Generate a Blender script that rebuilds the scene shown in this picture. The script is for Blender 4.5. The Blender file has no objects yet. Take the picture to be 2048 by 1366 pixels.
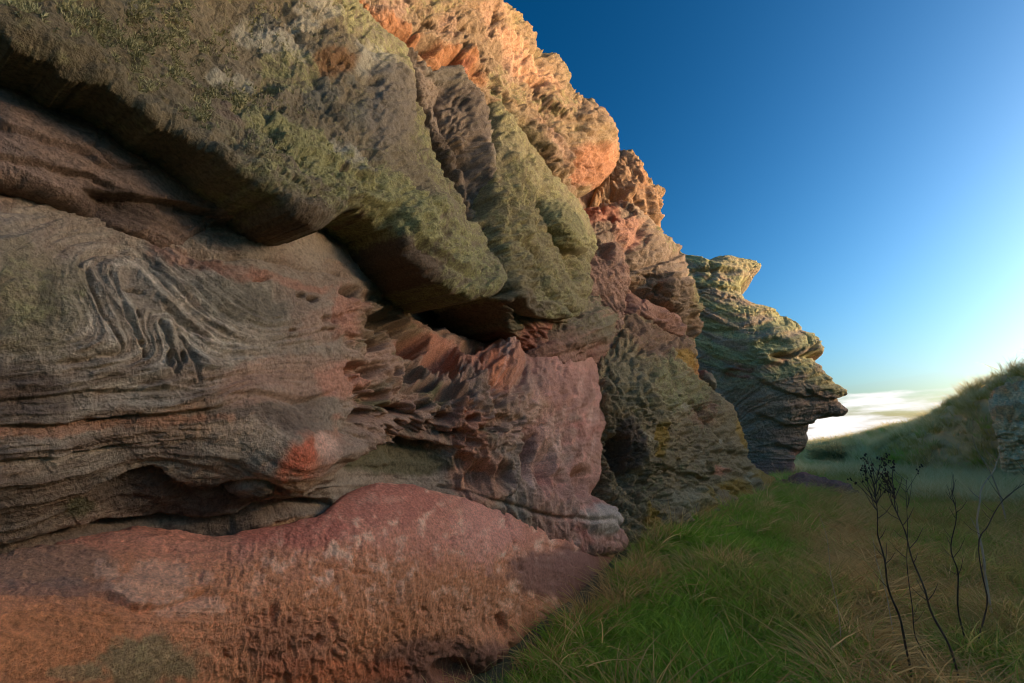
import bpy, math, random, zlib
import numpy as np

# ------------------------------------------------------------------ camera, light, exposure
F_PX, CX0, CY0 = 910.0, 1024.0, 683.0          # photo is 2048 x 1366
PITCH = math.radians(13.4)
CAM = np.array([0.0, 0.0, 1.5])
SUN_AZ, SUN_EL = 89.0, 9.0                    # degrees, azimuth clockwise from +Y
scene = bpy.context.scene
col = scene.collection
cd = bpy.data.cameras.new('camera'); cam = bpy.data.objects.new('camera', cd); col.objects.link(cam)
cam.location = CAM; cam.rotation_euler = (math.pi / 2 + PITCH, 0, 0)
cd.sensor_width = 36.0; cd.lens = F_PX / 2048 * 36; cd.clip_start = 0.05; cd.clip_end = 3000
scene.camera = cam

world = bpy.data.worlds.new('World'); scene.world = world; world.use_nodes = True
wn, wl = world.node_tree.nodes, world.node_tree.links
wn.clear()


def N(nt, kind, **kw):
    n = nt.nodes.new(kind)
    for k, v in kw.items():
        if k.startswith('i_'):
            n.inputs[k[2:].replace('_', ' ')].default_value = v
        else:
            setattr(n, k, v)
    return n


wt = world.node_tree
sky = N(wt, 'ShaderNodeTexSky', sky_type='NISHITA', sun_disc=False)
sky.sun_elevation = math.radians(SUN_EL); sky.sun_rotation = math.radians(SUN_AZ)
sky.altitude = 0; sky.air_density = 1.0; sky.dust_density = 3.2; sky.ozone_density = 3.3
hsv = N(wt, 'ShaderNodeHueSaturation'); hsv.inputs['Saturation'].default_value = 1.1
hsv.inputs['Hue'].default_value = 0.486
gam = N(wt, 'ShaderNodeGamma'); gam.inputs['Gamma'].default_value = 1.7      # deep blue overhead, white towards the sun
wl.new(sky.outputs[0], gam.inputs['Color']); wl.new(gam.outputs[0], hsv.inputs['Color'])
# thin low clouds all round the horizon
tc = N(wt, 'ShaderNodeTexCoord')
sep = N(wt, 'ShaderNodeSeparateXYZ'); wl.new(tc.outputs['Generated'], sep.inputs[0])
mp = N(wt, 'ShaderNodeMapping'); mp.inputs['Scale'].default_value = (3.0, 3.0, 17.0)
mp.inputs['Rotation'].default_value = (0.08, -0.06, 0.3)
wl.new(tc.outputs['Generated'], mp.inputs[0])
cn = N(wt, 'ShaderNodeTexNoise'); cn.inputs['Scale'].default_value = 1.7
cn.inputs['Detail'].default_value = 6; cn.inputs['Roughness'].default_value = 0.55
wl.new(mp.outputs[0], cn.inputs['Vector'])
band = N(wt, 'ShaderNodeMapRange'); band.inputs[1].default_value = 0.0; band.inputs[2].default_value = 0.16
band.inputs[3].default_value = 0.29; band.inputs[4].default_value = -0.26
wl.new(sep.outputs['Z'], band.inputs[0])
addc = N(wt, 'ShaderNodeMath', operation='ADD'); wl.new(cn.outputs['Fac'], addc.inputs[0]); wl.new(band.outputs[0], addc.inputs[1])
cr = N(wt, 'ShaderNodeMapRange', interpolation_type='SMOOTHSTEP'); cr.inputs[1].default_value = 0.50; cr.inputs[2].default_value = 0.66
cr.inputs[3].default_value = 0.0; cr.inputs[4].default_value = 0.95
wl.new(addc.outputs[0], cr.inputs[0])
cmix = N(wt, 'ShaderNodeMix', data_type='RGBA'); cmix.inputs['B'].default_value = (8.2, 8.0, 7.9, 1)
wl.new(cr.outputs[0], cmix.inputs['Factor']); wl.new(hsv.outputs[0], cmix.inputs['A'])
bg = N(wt, 'ShaderNodeBackground'); bg.inputs['Strength'].default_value = 0.12
wl.new(cmix.outputs['Result'], bg.inputs['Color'])
wo = N(wt, 'ShaderNodeOutputWorld'); wl.new(bg.outputs[0], wo.inputs[0])

sd_ = bpy.data.lights.new('sun', 'SUN'); sun = bpy.data.objects.new('sun', sd_); col.objects.link(sun)
sd_.energy = 2.0; sd_.angle = math.radians(0.6); sd_.color = (1.0, 0.88, 0.75)
sun.rotation_euler = (math.radians(90 - SUN_EL), 0, math.radians(180 - SUN_AZ))
sun.location = (20, 5, 20)

vs = scene.view_settings
vs.view_transform = 'Standard'; vs.look = 'None'; vs.gamma = 1.0; vs.exposure = 0.2
vs.use_curve_mapping = False
scene.cycles.filter_width = 1.0; scene.cycles.max_bounces = 4; scene.cycles.diffuse_bounces = 3; scene.cycles.transmission_bounces = 2

# ------------------------------------------------------------------ numeric helpers
rng = np.random.default_rng(7)
PERM = np.concatenate([rng.permutation(256)] * 3).astype(np.int32)
GRAD = rng.normal(size=(256, 3)).astype(np.float32); GRAD /= np.linalg.norm(GRAD, axis=1)[:, None]


def perlin(p):
    p = np.asarray(p, np.float32)
    i = np.floor(p).astype(np.int32); f = p - i
    i &= 255
    u = f * f * f * (f * (f * 6 - 15) + 10)
    out = 0
    for dx in (0, 1):
        a = PERM[i[:, 0] + dx]; wx = u[:, 0] if dx else 1 - u[:, 0]
        for dy in (0, 1):
            b = PERM[a + i[:, 1] + dy]; wy = wx * (u[:, 1] if dy else 1 - u[:, 1])
            for dz in (0, 1):
                g = GRAD[PERM[b + i[:, 2] + dz] & 255]
                w = wy * (u[:, 2] if dz else 1 - u[:, 2])
                out = out + w * (g[:, 0] * (f[:, 0] - dx) + g[:, 1] * (f[:, 1] - dy) + g[:, 2] * (f[:, 2] - dz))
    return out * 1.6


def fbm(p, lam, octs=4, gain=0.5, ridged=False, seed=0.0):
    s, a, tot = 0, 1.0, 0
    for k in range(octs):
        n = perlin(p / lam + seed + 13.7 * k)
        if ridged:
            n = 1 - 2 * np.abs(n)
        s = s + a * n; tot += a
        lam *= 0.5; a *= gain
    return s / tot


def worley(x, y, seed=0):
    """2-D cell noise: F1, F2"""
    ix, iy = np.floor(x).astype(np.int32), np.floor(y).astype(np.int32)
    f1 = np.full(x.shape, 9.0, np.float32); f2 = f1.copy()
    for dx in (-1, 0, 1):
        for dy in (-1, 0, 1):
            cx, cy = ix + dx, iy + dy
            h = PERM[(PERM[(cx + seed) & 255] + cy) & 255]
            px = cx + GRAD[h & 255, 0] * 0.45 + 0.5; py = cy + GRAD[h & 255, 1] * 0.45 + 0.5
            d = np.hypot(px - x, py - y)
            f2 = np.minimum(f2, np.maximum(d, f1)); f1 = np.minimum(f1, d)
    return f1, f2


def sm(a, b, x):
    t = np.clip((x - a) / (b - a), 0, 1)
    return t * t * (3 - 2 * t)


def srgb(*c):
    c = np.array(c, float) / 255
    return np.where(c <= 0.04045, c / 12.92, ((c + 0.055) / 1.055) ** 2.4)


sp, cp = math.sin(PITCH), math.cos(PITCH)
WALL = math.radians(32)
WN = np.array([math.cos(WALL), -math.sin(WALL), 0.0])    # wall plane normal, towards the gully


def ray(x, y):
    cx = (np.asarray(x, float) - CX0) / F_PX; cy = (CY0 - np.asarray(y, float)) / F_PX
    return np.stack([cx, cp - sp * cy, sp + cp * cy], -1)


def at(x, y, t):
    return CAM + ray(x, y) * np.asarray(t, float)[..., None]


def tps(pts, val, reg=1e-4):
    p = np.asarray(pts, float) / 400; n = len(p)
    d = np.hypot(p[:, None, 0] - p[None, :, 0], p[:, None, 1] - p[None, :, 1])
    K = np.where(d > 0, d * d * np.log(d + 1e-12), 0) + reg * np.eye(n)
    Q = np.hstack([np.ones((n, 1)), p])
    A = np.vstack([np.hstack([K, Q]), np.hstack([Q.T, np.zeros((3, 3))])])
    w = np.linalg.solve(A, np.concatenate([val, np.zeros(3)]))

    def ev(x, y):
        x = (np.asarray(x, np.float32) / 400); y = (np.asarray(y, np.float32) / 400)
        out = w[n] + w[n + 1] * x + w[n + 2] * y
        for k in range(n):
            r2 = (x - np.float32(p[k, 0])) ** 2 + (y - np.float32(p[k, 1])) ** 2
            out = out + np.float32(w[k] * 0.5) * r2 * np.log(r2 + 1e-12)
        return out
    return ev


def smooth_poly(pts, closed=True, n=5):
    p = np.asarray(pts, float); m = len(p); out = []
    for i in range(m if closed else m - 1):
        if closed:
            a, b, c, d = p[i - 1], p[i], p[(i + 1) % m], p[(i + 2) % m]
        else:
            a, b, c, d = p[max(i - 1, 0)], p[i], p[i + 1], p[min(i + 2, m - 1)]
        for k in range(n):
            t = k / n
            out.append(0.5 * ((2 * b) + (c - a) * t + (2 * a - 5 * b + 4 * c - d) * t * t + (3 * b - a - 3 * c + d) * t ** 3))
    if not closed:
        out.append(p[-1])
    return np.array(out)


def seg_dist(X, Y, poly, closed):
    d2 = np.full(X.shape, 1e12, np.float32)
    q = np.vstack([poly, poly[:1]]) if closed else poly
    for (ax, ay), (bx, by) in zip(q[:-1], q[1:]):
        ex, ey = bx - ax, by - ay; L = ex * ex + ey * ey + 1e-9
        t = np.clip(((X - ax) * ex + (Y - ay) * ey) / L, 0, 1)
        d2 = np.minimum(d2, (X - ax - t * ex) ** 2 + (Y - ay - t * ey) ** 2)
    return np.sqrt(d2)


def inside(X, Y, poly):
    c = np.zeros(X.shape, bool)
    q = np.vstack([poly, poly[:1]])
    for (ax, ay), (bx, by) in zip(q[:-1], q[1:]):
        if ay == by:
            continue
        cond = (ay > Y) != (by > Y)
        c ^= cond & (X < (bx - ax) * (Y - ay) / (by - ay) + ax)
    return c


def tag(o, label, cat, group=None, kind=None):
    if label: o['label'] = label
    if cat: o['category'] = cat
    if group: o['group'] = group
    if kind: o['kind'] = kind
    return o


def empty(name, loc):
    o = bpy.data.objects.new(name, None); col.objects.link(o); o.location = loc
    o.empty_display_size = 0.3
    return o


def mesh_obj(name, V, Fq, mat, parent=None, attrs=None, smooth=True):
    V = np.asarray(V, np.float32); Fq = np.asarray(Fq, np.int32)
    k = Fq.shape[1]
    me = bpy.data.meshes.new(name)
    me.vertices.add(len(V)); me.vertices.foreach_set('co', V.ravel())
    me.loops.add(Fq.size); me.loops.foreach_set('vertex_index', Fq.ravel())
    me.polygons.add(len(Fq)); me.polygons.foreach_set('loop_start', np.arange(0, Fq.size, k, dtype=np.int32))
    for nm, (ty, arr) in (attrs or {}).items():
        a = me.attributes.new(nm, ty, 'POINT')
        a.data.foreach_set('color' if ty == 'FLOAT_COLOR' else 'value', np.asarray(arr, np.float32).ravel())
    me.update(calc_edges=True)
    if smooth:
        me.polygons.foreach_set('use_smooth', np.ones(len(Fq), bool))
    me.materials.append(mat)
    o = bpy.data.objects.new(name, me); col.objects.link(o)
    if parent:
        o.parent = parent; o.matrix_parent_inverse = parent.matrix_world.inverted() if False else o.matrix_parent_inverse
        o.location = -np.array(parent.location)
    return o


# ------------------------------------------------------------------ materials
def new_mat(name):
    m = bpy.data.materials.new(name); m.use_nodes = True
    nt = m.node_tree; nt.nodes.clear()
    b = N(nt, 'ShaderNodeBsdfPrincipled'); o = N(nt, 'ShaderNodeOutputMaterial')
    nt.links.new(b.outputs[0], o.inputs[0])
    return m, nt, b


def rock_mat(name, scale=1.0, bump=1.0):
    m, nt, b = new_mat(name); L = nt.links.new
    b.inputs['Roughness'].default_value = 0.9; b.inputs['Specular IOR Level'].default_value = 0.25
    tint = N(nt, 'ShaderNodeAttribute', attribute_name='tint')
    lich = N(nt, 'ShaderNodeAttribute', attribute_name='lichen')
    tco = N(nt, 'ShaderNodeTexCoord')
    n1 = N(nt, 'ShaderNodeTexNoise'); n1.inputs['Scale'].default_value = 60 / scale; n1.inputs['Detail'].default_value = 6; n1.inputs['Roughness'].default_value = 0.78
    n2 = N(nt, 'ShaderNodeTexNoise'); n2.inputs['Scale'].default_value = 16 / scale; n2.inputs['Detail'].default_value = 6; n2.inputs['Roughness'].default_value = 0.6
    for n in (n1, n2): L(tco.outputs['Object'], n.inputs['Vector'])
    r1 = N(nt, 'ShaderNodeMapRange'); r1.inputs[1].default_value = 0.3; r1.inputs[2].default_value = 0.7; r1.inputs[3].default_value = 0.46; r1.inputs[4].default_value = 1.5
    L(n1.outputs['Fac'], r1.inputs[0])
    mul = N(nt, 'ShaderNodeMix', data_type='RGBA', blend_type='MULTIPLY'); mul.inputs['Factor'].default_value = 1
    L(tint.outputs['Color'], mul.inputs['A']); L(r1.outputs[0], mul.inputs['B'])
    # lichen crust: patchy yellow-green / grey-green over the stone
    lc = N(nt, 'ShaderNodeValToRGB')
    lc.color_ramp.elements[0].position = 0.36; lc.color_ramp.elements[0].color = (0.16, 0.135, 0.06, 1)
    lc.color_ramp.elements[1].position = 0.66; lc.color_ramp.elements[1].color = (0.50, 0.44, 0.19, 1)
    e = lc.color_ramp.elements.new(0.5); e.color = (0.31, 0.27, 0.105, 1)
    L(n1.outputs['Fac'], lc.inputs[0])
    am = N(nt, 'ShaderNodeMath', operation='ADD'); L(lich.outputs['Fac'], am.inputs[0]); L(n2.outputs['Fac'], am.inputs[1])
    mr = N(nt, 'ShaderNodeMapRange', interpolation_type='SMOOTHSTEP'); mr.inputs[1].default_value = 0.86; mr.inputs[2].default_value = 1.28
    L(am.outputs[0], mr.inputs[0])
    mx = N(nt, 'ShaderNodeMix', data_type='RGBA'); L(mr.outputs[0], mx.inputs['Factor']); L(mul.outputs['Result'], mx.inputs['A']); L(lc.outputs[0], mx.inputs['B'])
    L(mx.outputs['Result'], b.inputs['Base Color'])
    n3 = N(nt, 'ShaderNodeTexNoise'); n3.inputs['Scale'].default_value = 120 / scale; n3.inputs['Detail'].default_value = 4; n3.inputs['Roughness'].default_value = 0.7
    L(tco.outputs['Object'], n3.inputs['Vector'])
    ad = N(nt, 'ShaderNodeMath', operation='MULTIPLY_ADD'); ad.inputs[1].default_value = 2.2
    L(n2.outputs['Fac'], ad.inputs[0]); L(n3.outputs['Fac'], ad.inputs[2])
    ad2 = N(nt, 'ShaderNodeMath', operation='MULTIPLY_ADD'); ad2.inputs[1].default_value = 0.2
    L(mr.outputs[0], ad2.inputs[0]); L(ad.outputs[0], ad2.inputs[2])
    bp = N(nt, 'ShaderNodeBump'); bp.inputs['Strength'].default_value = 0.8; bp.inputs['Distance'].default_value = 0.018 * scale * bump
    L(ad2.outputs[0], bp.inputs['Height']); L(bp.outputs[0], b.inputs['Normal'])
    return m


M_NEAR = rock_mat('sandstone_near', 1.0)
M_MID = rock_mat('sandstone_mid', 2.2)
M_FAR = rock_mat('sandstone_far', 5.0)


# ------------------------------------------------------------------ rock chunk builder
WARM = np.array([1.20, 1.12, .98])


class Ctx:
    """flat arrays of one rock sheet while it is being sculpted (pixel layout on its own 3-D base surface)"""

    def __init__(s, X, Y, P, t):
        s.X, s.Y, s.P, s.t = X, Y, P, t
        s.mpp = t / F_PX
        s.r = np.zeros(len(X), np.float32)
        s.c = np.zeros((len(X), 3), np.float32)
        s.l = np.zeros(len(X), np.float32)
        pp = np.stack([X, Y, np.zeros_like(X)], -1)
        s.pp = pp
        s.wx = X + 7 * fbm(pp, 70, 3) + 2.0 * fbm(pp, 15, 2, seed=5)
        s.wy = Y + 7 * fbm(pp, 70, 3, seed=31) + 2.0 * fbm(pp, 15, 2, seed=9)
        s.n1 = fbm(P, 0.5, 5, 0.6, seed=3); s.n2 = fbm(pp, 90, 5, 0.6, seed=17); s.n3 = fbm(pp, 26, 4, 0.6, seed=44)

    def box(s, x0, x1, y0, y1):
        return (s.X > x0) & (s.X < x1) & (s.Y > y0) & (s.Y < y1)

    def line(s, pts, w, depth, fade=True):
        """groove (depth > 0) or ridge (depth < 0) along a line"""
        p = smooth_poly(pts, False, 4); x0, y0 = p.min(0) - 4 * w; x1, y1 = p.max(0) + 4 * w
        k = np.nonzero(s.box(x0, x1, y0, y1))[0]
        if len(k):
            d = seg_dist(s.wx[k], s.wy[k], p, False)
            s.r[k] -= depth * np.exp(-(d / w) ** 2) * (0.75 + 0.5 * s.n3[k])

    def ledge(s, pts, depth, fall, up=False):
        """recess that starts sharply under a bedding line and fades out over `fall` pixels"""
        p = np.array(pts, float); x0, x1 = p[0, 0], p[-1, 0]
        k = np.nonzero(s.box(x0, x1, p[:, 1].min() - 30, p[:, 1].max() + 3.5 * fall + 30))[0]
        if len(k):
            q = smooth_poly(pts, False, 5); o = np.argsort(q[:, 0])
            dy = s.wy[k] - np.interp(s.X[k], q[o, 0], q[o, 1])
            e = sm(0, 0.22, (s.X[k] - x0) / (x1 - x0)) * sm(0, 0.22, (x1 - s.X[k]) / (x1 - x0))
            s.r[k] -= depth * e * sm(-4, 5, dy) * np.exp(-np.maximum(dy, 0) / fall) * (0.8 + 0.5 * s.n2[k])

    def el(s, cx, cy, rx, ry, ang=0, warp=1.0):
        a = math.radians(ang); ca, sa = math.cos(a), math.sin(a)
        dx = s.X + (s.wx - s.X) * warp - cx; dy = s.Y + (s.wy - s.Y) * warp - cy
        return np.sqrt(((dx * ca + dy * sa) / rx) ** 2 + ((-dx * sa + dy * ca) / ry) ** 2)

    def hole(s, cx, cy, rx, ry, depth, ang=0, sharp=0.45):
        d = s.el(cx, cy, rx, ry, ang); s.r -= depth * sm(1.0, sharp, d)

    def bump(s, cx, cy, rx, ry, h, ang=0):
        d = np.clip(s.el(cx, cy, rx, ry, ang), 0, 1); s.r += h * (1 - d * d) ** 1.5

    def paint(s, cx, cy, rx, ry, colr, k=1.0, ang=0, rag=0.55):
        d = s.el(cx, cy, rx, ry, ang) + rag * (s.n2 + 0.6 * s.n3)
        m = (k * sm(1.15, 0.7, d))[:, None]
        s.c = s.c * (1 - m) + srgb(*colr) * m

    def wash(s, colr, mask):
        m = np.clip(mask, 0, 1)[:, None]
        s.c = s.c * (1 - m) + srgb(*colr) * m

    def lichen(s, cx, cy, rx, ry, k=1.0, ang=0, rag=0.6):
        d = s.el(cx, cy, rx, ry, ang) + rag * (s.n2 + 0.6 * s.n3)
        s.l = np.maximum(s.l, k * sm(1.2, 0.6, d))

    def rough(s, amp, lam, octs=5, gain=0.55, ridged=True, seed=0, mask=1.0):
        s.r += mask * amp * fbm(s.P, lam, octs, gain, ridged, seed)

    def strata(s, phi, amp, lams, along=12.0, mask=1.0, seed=0):
        """beds that follow phi (pixels), pinching out along their length"""
        g = 1.0
        for k, lam in enumerate(lams):
            q = np.stack([phi / lam, s.X / (lam * along), s.Y / (lam * along * 2.5)], -1)
            n = perlin(q + seed + 7.3 * k)
            s.r += mask * amp * g * (0.55 - 1.6 * np.abs(n) ** 0.8)
            g *= 0.62

    def facets(s, cx, cy, amp, ang=0, seed=0, mask=1.0):
        """angular broken blocks: every cell is its own tilted plane, with an open joint between"""
        a = math.radians(ang); ca, sa = math.cos(a), math.sin(a)
        u = (s.wx * ca + s.wy * sa) / cx + .35 * s.n2; v = (-s.wx * sa + s.wy * ca) / cy + .35 * s.n3
        iu, iv = np.floor(u).astype(np.int32), np.floor(v).astype(np.int32)
        f1 = np.full(u.shape, 9.0, np.float32); f2 = f1.copy(); du = np.zeros_like(f1); dv = np.zeros_like(f1); hh = np.zeros(u.shape, np.int32)
        for i in (-1, 0, 1):
            for j in (-1, 0, 1):
                h = PERM[(PERM[(iu + i + seed) & 255] + iv + j) & 255] & 255
                x = u - (iu + i + .5 + GRAD[h, 0] * .45); y = v - (iv + j + .5 + GRAD[h, 1] * .45); d = np.hypot(x, y)
                k = d < f1
                f2 = np.minimum(f2, np.maximum(d, f1)); f1 = np.where(k, d, f1); du = np.where(k, x, du); dv = np.where(k, y, dv); hh = np.where(k, h, hh)
        g = GRAD[(hh + 57) & 255]
        amp = amp * .5
        s.r += mask * amp * (g[:, 2] * .30 + (du * g[:, 0] + dv * (g[:, 1] - .4)) * .9)
        s.r -= mask * amp * .6 * np.exp(-((f2 - f1) / .06) ** 2) * sm(-.3, .2, s.n3)

    def finish(s, a):
        """fine broken grain at every distance: facets, hairline cracks, granular relief"""
        f1, f2 = worley(s.wx / 46, s.wy / 30, 77)
        s.r -= a * 1.9 * s.mpp * np.exp(-((f2 - f1) / .07) ** 2) * sm(.0, .3, s.n2 + .1)
        f1, f2 = worley((s.wx + .6 * s.wy) / 24, (s.wy - .5 * s.wx) / 15, 33)
        s.r += a * 2.2 * s.mpp * (f1 - .5) * sm(-.1, .4, s.n2)
        s.r += a * 1.7 * s.mpp * fbm(s.pp, 26, 4, .6, True, 55) + a * .7 * s.mpp * fbm(s.pp, 6.5, 2, .6, True, 21)

    def pits(s, cell_x, cell_y, depth, mask, thr=0.45, seed=0, shear=0.0, sparse=0.0):
        f1, f2 = worley((s.wx + shear * s.wy) / cell_x, s.wy / cell_y, seed)
        on = sm(-0.1 + sparse, 0.25 + sparse, s.n3 + 0.5 * s.n2 + 0.2)
        s.r -= depth * mask * on * sm(thr, thr * 0.35, f1)


def chunk(name, parent, mat, outline, ctrl, sculpt, mode='q', step=2.0, rim=(0.15, 0.12), edge=3.0, skirt=0.8, reg=1e-4, back=None, grain=1.0, rpx=30, turn=.13):
    poly = smooth_poly(outline, True, 5)
    x0, y0 = poly.min(0) - 3 * step; x1, y1 = poly.max(0) + 3 * step
    gx = np.arange(x0, x1, step, dtype=np.float32); gy = np.arange(y0, y1, step, dtype=np.float32)
    X, Y = np.meshgrid(gx, gy); shp = X.shape
    sd = seg_dist(X, Y, poly, True) * np.where(inside(X, Y, poly), 1, -1)
    pp = np.stack([X.ravel(), Y.ravel(), np.full(X.size, (zlib.crc32(name.encode()) + len(outline)) % 91 + 0.5)], -1)
    sd = sd + edge * fbm(pp, 44, 2, 0.5).reshape(shp) + .25 * edge * fbm(pp, 9, 2, .5).reshape(shp)
    # boundary vertices are slid onto the outline so that it is not stair-stepped
    gyy, gxx = np.gradient(sd, step)
    gl = np.maximum(np.hypot(gxx, gyy), 0.85)
    near = sd < 0
    X = np.where(near, X - np.clip(sd, -1.6 * step, 0) * gxx / gl ** 2, X); Y = np.where(near, Y - np.clip(sd, -1.6 * step, 0) * gyy / gl ** 2, Y)
    c = np.array(ctrl, float)
    if mode == 'q':
        w = -(ray(c[:, 0], c[:, 1]) @ WN) / c[:, 2]
    else:
        w = 1 / c[:, 2]
    t = 1 / np.maximum(tps(c[:, :2], w, reg)(X, Y), 0.02)
    P = CAM + ray(X, Y) * t[..., None]
    dPx = np.gradient(P, axis=1); dPy = np.gradient(P, axis=0)
    Nn = np.cross(dPx, dPy); Nn /= np.linalg.norm(Nn, axis=-1)[..., None] + 1e-12
    flip = np.sum(Nn * ray(X, Y), -1) > 0
    Nn[flip] *= -1
    use = sd > -1.45 * step
    quad = use[:-1, :-1] & use[1:, :-1] & use[1:, 1:] & use[:-1, 1:]
    need = np.zeros(shp, bool)
    for a in (slice(None, -1), slice(1, None)):
        for b in (slice(None, -1), slice(1, None)):
            need[a, b] |= quad
    idx = np.full(shp, -1, np.int64); idx[need] = np.arange(need.sum())
    Fq = np.stack([idx[:-1, :-1][quad], idx[1:, :-1][quad], idx[1:, 1:][quad], idx[:-1, 1:][quad]], -1)
    k = Ctx(X[need].astype(np.float32), Y[need].astype(np.float32), P[need].astype(np.float32), t[need].astype(np.float32))
    k.sd = np.maximum(sd[need], 0)
    sculpt(k)
    rd = ray(k.X, k.Y); rd /= np.linalg.norm(rd, axis=1)[:, None]
    face = np.abs(np.sum(Nn[need] * rd, 1))          # relief fades where the base surface turns away, so that it does not shear into teeth
    k.r *= np.clip(face / turn, .2, 1)
    k.finish(grain)
    R = np.minimum(rim[0], rpx * k.mpp) * np.clip(1 + 0.9 * k.n2, .3, 2)
    rim_d = rim[1] * np.clip(1.5 * rpx * k.mpp / rim[0], .2, 1)
    u = np.clip(k.sd * k.mpp / R, 0, 1)
    rr = -rim_d * (1 - np.sqrt(np.clip(1 - (1 - u) ** 2, 0, 1)))
    V = k.P + Nn[need] * (k.r + rr)[:, None]
    # skirt: the free edge runs back into the rock
    E = np.concatenate([Fq[:, [0, 1]], Fq[:, [1, 2]], Fq[:, [2, 3]], Fq[:, [3, 0]]])
    key = np.sort(E, 1); _, inv, cnt = np.unique(key[:, 0] * len(V) + key[:, 1], return_inverse=True, return_counts=True)
    B = E[cnt[inv] == 1]
    ids = np.unique(B); mp_ = np.full(len(V), -1); mp_[ids] = np.arange(len(ids)) + len(V)
    if back is None:
        bv = -WN if mode == 'q' else np.array([0.3, 0.95, 0.0])
    else:
        bv = np.array(back, float)
    V2 = V[ids] + bv * skirt
    Fs = np.stack([B[:, 1], B[:, 0], mp_[B[:, 0]], mp_[B[:, 1]]], -1)
    colr = np.clip(k.c * WARM * (1 + 0.16 * k.n1[:, None] + 0.10 * k.n3[:, None]), 0.004, 0.9)
    colr = np.concatenate([colr, colr[ids]]); li = np.concatenate([k.l, k.l[ids]])
    rgba = np.concatenate([colr, np.ones((len(colr), 1))], 1)
    o = mesh_obj(name, np.concatenate([V, V2]), np.concatenate([Fq, Fs]), mat, parent,
                 {'tint': ('FLOAT_COLOR', rgba), 'lichen': ('FLOAT', li)})
    return o, k, V[:len(k.X)], Nn[need]


# ------------------------------------------------------------------ ground
def ground_crest():
    px = [(1300, 899, 85, 45), (1500, 897, 80, 42), (1640, 894, 74, 40), (1780, 892, 62, 34), (1815, 874, 48, 22), (1880, 852, 40, 15), (1945, 828, 32, 9.5), (1972, 782, 27, 6.5), (2048, 738, 24.5, 5.0)]
    pts = []
    for x, y, t, w in px:
        p = at(x, y, t); pts.append((p[0], p[1], p[2], w))
    pts += [(29.5, 21, 8.6, 7.0), (31, 16, 10.2, 9), (31, 8, 10.4, 10), (30, -5, 10.0, 11), (26, -22, 8.5, 12), (8, -45, 6, 14), (-60, -70, 5, 30)]  # unseen ridge off to the right, raised to keep sun off the lower cliff
    return np.array(pts)


CREST = ground_crest()
FOOT = np.array([(-3.0, -2.0, 0.0), (0.1, 3.3, 0.0), (1.3, 5.5, 0.12), (1.9, 6.8, 0.28), (3.8, 9.1, 0.32), (8.8, 15.7, 0.3), (13, 23, 0.2)])


def ground_z(x, y, fine=True):
    x = np.asarray(x, np.float32); y = np.asarray(y, np.float32); shp = x.shape
    x = x.ravel(); y = y.ravel()
    best = np.full(x.shape, 1e9); H = np.zeros(x.shape); W = np.ones(x.shape); side = np.zeros(x.shape)
    for a, b in zip(CREST[:-1], CREST[1:]):
        e = b[:2] - a[:2]; L = e @ e
        t = np.clip(((x - a[0]) * e[0] + (y - a[1]) * e[1]) / L, 0, 1)
        dx = x - a[0] - t * e[0]; dy = y - a[1] - t * e[1]; d = np.hypot(dx, dy)
        k = d < best
        best = np.where(k, d, best); H = np.where(k, a[2] + t * (b[2] - a[2]), H); W = np.where(k, a[3] + t * (b[3] - a[3]), W)
        side = np.where(k, e[0] * dy - e[1] * dx, side)
    p3 = np.stack([x, y, np.zeros_like(x)], -1)
    wob = 1 + 0.25 * fbm(p3, 6, 3)
    u = np.clip(1 - best / (W * wob), 0, 1)
    z = np.where(side > 0, H, H * (u * u * (3 - 2 * u)) ** 0.9)
    # outside the crest line a plateau
    # low grassy ramp against the foot of the cliff
    bd = np.full(x.shape, 1e9); bz = np.zeros(x.shape)
    for a, b in zip(FOOT[:-1], FOOT[1:]):
        e = b[:2] - a[:2]; t = np.clip(((x - a[0]) * e[0] + (y - a[1]) * e[1]) / (e @ e), 0, 1)
        d = np.hypot(x - a[0] - t * e[0], y - a[1] - t * e[1]); k = d < bd
        bd = np.where(k, d, bd); bz = np.where(k, a[2] + t * (b[2] - a[2]), bz)
    z = z + bz * np.exp(-(bd / 1.5) ** 2)
    if fine:
        r = np.hypot(x, y)
        z = z + (0.10 * fbm(p3, 1.15, 3) + .05 * np.abs(fbm(p3, .6, 2, seed=4))) * sm(0.5, 2.5, r) + 0.5 * sm(18, 40, r) * fbm(p3, 7, 3) * np.where(side > 0, 0.4, 1) * sm(0.0, 0.3, u + 0.05)
    return z.reshape(shp)


PATH = np.array([(1.2, -1.0), (1.9, 2.0), (3.3, 4.6), (4.6, 6.6), (6.3, 9.0), (9.6, 14.0), (13.5, 20), (18, 27)])


def path_gap(x, y):
    bd = np.full(x.shape, 1e9)
    for a, b in zip(PATH[:-1], PATH[1:]):
        e = b - a; t = np.clip(((x - a[0]) * e[0] + (y - a[1]) * e[1]) / (e @ e), 0, 1)
        bd = np.minimum(bd, np.hypot(x - a[0] - t * e[0], y - a[1] - t * e[1]))
    return bd


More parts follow.
